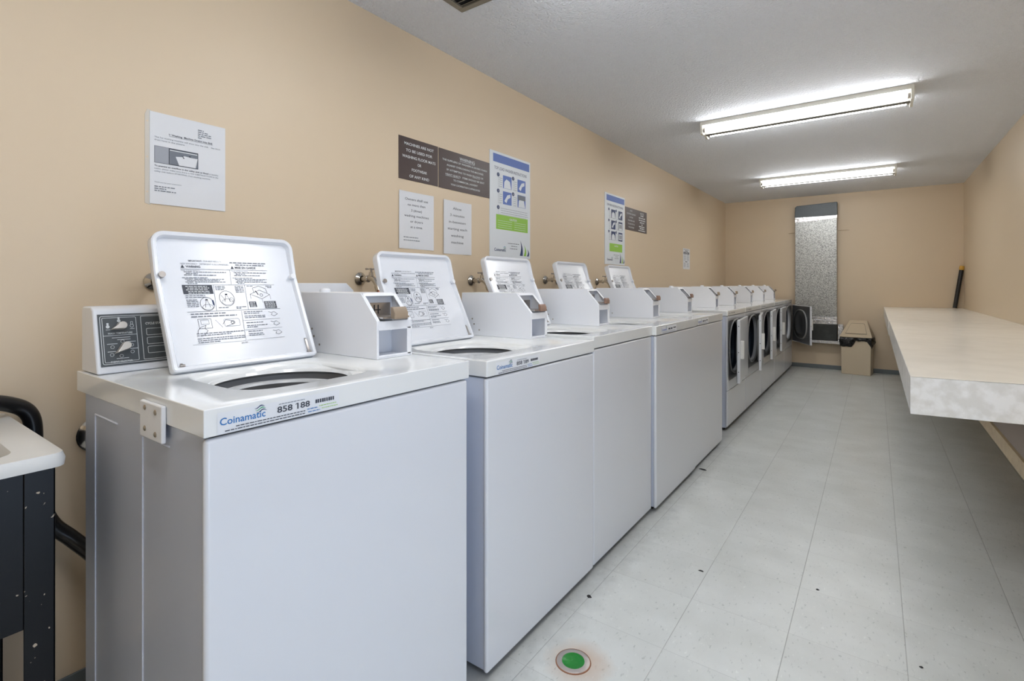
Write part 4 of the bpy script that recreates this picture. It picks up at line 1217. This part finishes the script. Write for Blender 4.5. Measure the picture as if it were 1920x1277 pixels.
for yy in (1.6, 3.0, 4.3): m.prism([(W, .40), (W - .25, .40), (W - .23, .37), (W, .24)], 'y', yy, yy + .03)
m.split('wall_bracket', t, bevel=.002)

# ---------------------------------------------------------------- end wall: duct, rod, bin, stick
t = thing('metal_duct', 'tall galvanised metal duct box on the end wall with a dark wrapped top', 'duct', (.917, D - .003, 0))
dw, dd = .476, .10
m = MB().use('galv'); m.box(0, dw, -dd, 0, .62, 2.0); m.build('duct_body', t, bevel=.003, segs=2)
m = MB().use('ducttape'); m.prism([(-.006, 2.02), (.0, 2.16), (.02, 2.178), (dw + .004, 2.196), (dw + .006, 2.04), (dw, 2.02)], 'y', -dd - .008, 0); m.build('top_wrap', t, bevel=.006)
m = MB().use('foil')
m.prism([(-.004, 1.955), (-.004, 2.03), (dw + .004, 2.045), (dw + .004, 1.985), (dw * .5, 1.965)], 'y', -dd - .005, 0); m.build('foil_band', t, bevel=.003)
m = MB().use('foil'); m.prism([(-.004, .60), (dw + .004, .60), (dw + .004, .70), (-.004, .69)], 'y', -dd - .005, 0)
m.box(-.002, dw + .002, -dd - .010, -dd - .004, .648, .656)
m.build('foil_band', t, bevel=.003)
m = MB().use('ductblack'); m.box(-.006, dw + .002, -dd - .012, 0, .385, .60); m.build('base_box', t, bevel=.004)
m = MB().use('foil'); m.prism([(-.03, .352), (dw + .03, .345), (dw + .03, .385), (-.03, .388)], 'y', -dd - .004, 0); m.build('foil_foot', t, bevel=.002)
m = MB().use('foil'); m.box(dw + .006, dw + .070, -.028, 0, .36, .60); m.build('side_collar', t, bevel=.004)
t = thing('wall_rod', 'thin tan painted rod running behind the metal duct', 'rod', (.83, D, 1.834))
m = MB().use('wall'); m.cyl((0, -.012, -.004), (.085, -.012, -.003), .006, n=10); m.cyl((.565, -.012, 0), (.68, -.012, .004), .006, n=10)
m.box(-.004, .004, -.012, 0, -.014, .006); m.lathe((.68, -.02, .004), (0, 1, 0), [(0, 0), (.012, .002), (.012, .020), (0, .02)], n=12)
m.build('rod', t)

t = thing('waste_bin', 'beige plastic bin with sloping swing lid against the end wall', 'bin', (1.615, 7.735, 0), math.radians(-6))
m = MB().use('bin')
w0, w1, d0 = .152, .158, .125
lo = [m.v(p_) for p_ in ((-w0, -d0, 0), (w0, -d0, 0), (w0, d0, 0), (-w0, d0, 0))]
hi = [m.v(p_) for p_ in ((-w1, -d0 - .004, .455), (w1, -d0 - .004, .455), (w1, d0 + .004, .455), (-w1, d0 + .004, .455))]
m.bridge(lo, hi); m.face(lo[::-1]); m.face(hi); m.build('body', t, bevel=.008)
m = MB().use('bin')
A = [m.v(p_) for p_ in ((-.166, -.136, .462), (.166, -.136, .462), (.166, .128, .462), (-.166, .128, .462))]
B = [m.v(p_) for p_ in ((-.168, -.138, .474), (.168, -.138, .474), (.168, .130, .474), (-.168, .130, .474))]
C = [m.v(p_) for p_ in ((-.094, .085, .662), (.094, .085, .662), (.094, .115, .662), (-.094, .115, .662))]
m.bridge(A, B); m.bridge(B, C); m.face(C); m.face(A[::-1]); lidb = m.build('lid', t, bevel=.005)
m = MB().use('dark')
def lf(a, b, up=.002):  # point on the lid's front slope
    w_ = .168 + (.094 - .168) * b
    q = Vector((a * w_, -.138 + .223 * b, .474 + .188 * b)); return q + Vector((0, -.64, .77)) * up
pts = [(-.72, .16), (.72, .16), (.68, .72), (.60, .82), (-.60, .82), (-.68, .72)]
inn = [(-.70, .18), (.70, .18), (.66, .71), (.585, .80), (-.585, .80), (-.66, .71)]
V0 = [m.v(lf(*q)) for q in pts]; V1 = [m.v(lf(*q)) for q in inn]; m.bridge(V0, V1); m.build('flap_gap', lidb, smooth=False)
m = MB().use('bin'); V1 = [m.v(lf(a, b, .0035)) for a, b in inn]; V2 = [m.v(lf(a, b, .001)) for a, b in inn]; m.bridge(V2, V1); m.face(V1); m.build('swing_flap', lidb, smooth=False)
m = MB().use('bag')
per = []
NS = 80
def perim(k):
    x_, y_ = .163, .132
    L = [(-x_, -y_), (x_, -y_), (x_, y_), (-x_, y_)]
    tot = [2 * x_, 2 * y_, 2 * x_, 2 * y_]; s = k / NS * sum(tot)
    for i in range(4):
        if s <= tot[i] or i == 3:
            f = min(s / tot[i], 1); a, b = L[i], L[(i + 1) % 4]
            nv = [(0, -1), (1, 0), (0, 1), (-1, 0)][i]
            return a[0] + (b[0] - a[0]) * f, a[1] + (b[1] - a[1]) * f, nv, i, f
        s -= tot[i]
rows = []
rnd = random.Random(3)
js = [rnd.uniform(-1, 1) for _ in range(NS * 8)]
for r in range(6):
    row = []
    for k in range(NS):
        x_, y_, nv, side, f = perim(k)
        if side == 0: low = .345 + (.075 * max(0, min(1, (f - .38) / .12))) - .08 * max(0, (f - .86) / .14)
        elif side == 1: low = .34 + .04 * f
        elif side == 3: low = .345
        else: low = .38
        z = .462 + (low - .462) * r / 5
        bul = .010 * math.sin(math.pi * r / 5) + .006 * js[(k * 3 + r * 17) % len(js)] * (r > 0) + .005 * math.sin(k * 1.7 + r)
        bul = max(bul, 0.0)
        row.append(m.v((x_ + nv[0] * bul, y_ + nv[1] * bul, z + .004 * js[(k + r * 31) % len(js)] * (r == 5))))
    rows.append(row)
for a, b in zip(rows, rows[1:]): m.bridge(a, b)
o = m.build('bin_liner', None); tag(o, 'black plastic bin liner folded over the rim of the beige bin', 'bin liner')
o.location = (1.615, 7.735, 0); o.rotation_euler = (0, 0, math.radians(-6))
sm = o.modifiers.new('thickness', 'SOLIDIFY'); sm.thickness = .002; sm.offset = 1

t = thing('pole', 'black pole with yellow cap leaning in the corner on the far counter', 'pole', (2.560, 7.885, .8405))
m = MB().use('black'); m.cyl((0, 0, .004), (.060, .010, .45), .021, n=20); m.build('shaft', t)
m = MB().use('yellow'); m.cyl((.060, .010, .45), (.067, .011, .497), .024, n=20); m.cyl((.061, .010, .468), (.063, .010, .474), .027, n=20); m.build('cap', t, bevel=.003)

# ---------------------------------------------------------------- floor drain and debris
t = thing('floor_drain', 'round metal floor drain with bright green cup and rusty rim', 'drain', (1.068, 1.338, 0))
m = MB().use('drainmetal'); m.lathe((0, 0, 0), (0, 0, 1), [(.0325, -.001), (.034, .0036), (.048, .0025), (.050, .0015), (.0505, .0)], n=40); m.build('ring', t)
m = MB().use('drainrust'); m.lathe((0, 0, 0), (0, 0, 1), [(.0495, .0022), (.052, .0018), (.053, .0)], n=40); m.build('rusted_edge', t)
m = MB().use('drainwater'); m.lathe((0, 0, 0), (0, 0, 1), [(0, .0012), (.022, .0014), (.0335, .0030)], n=36); m.build('green_cup', t)

def crumb(x, y, r, label, st=1.0, n=9, seed=1):
    rnd = random.Random(seed); m = MB().use('dark')
    b0 = [m.v((r * st * math.cos(2 * math.pi * i / n) * rnd.uniform(.7, 1.2), r * math.sin(2 * math.pi * i / n) * rnd.uniform(.7, 1.2), 0)) for i in range(n)]
    tp = [m.v((v.co.x * .6, v.co.y * .6, r * .45)) for v in b0]
    m.bridge(b0, tp); m.face(tp); m.face(b0[::-1])
    o = m.build('debris_crumb'); o.location = (x, y, 0.0002); tag(o, label, 'debris', 'dark bits of debris on the floor')
crumb(.962, 1.650, .008, 'dark crumb on the floor beside the front of washer 858 189', 1.2, seed=2)
crumb(1.245, 2.052, .0055, 'short dark crumb alone on the pale tile in the aisle', 2.0, seed=3)
crumb(.950, 3.180, .010, 'clump of dark lint on the floor by the last two washers', 2.6, seed=4)
crumb(1.910, 1.911, .005, 'tiny dark crumb on the floor in front of the folding counter', 1.0, seed=5)
crumb(1.627, 2.175, .005, 'tiny dark crumb beside a lifted tile seam in the aisle', 1.3, seed=6)
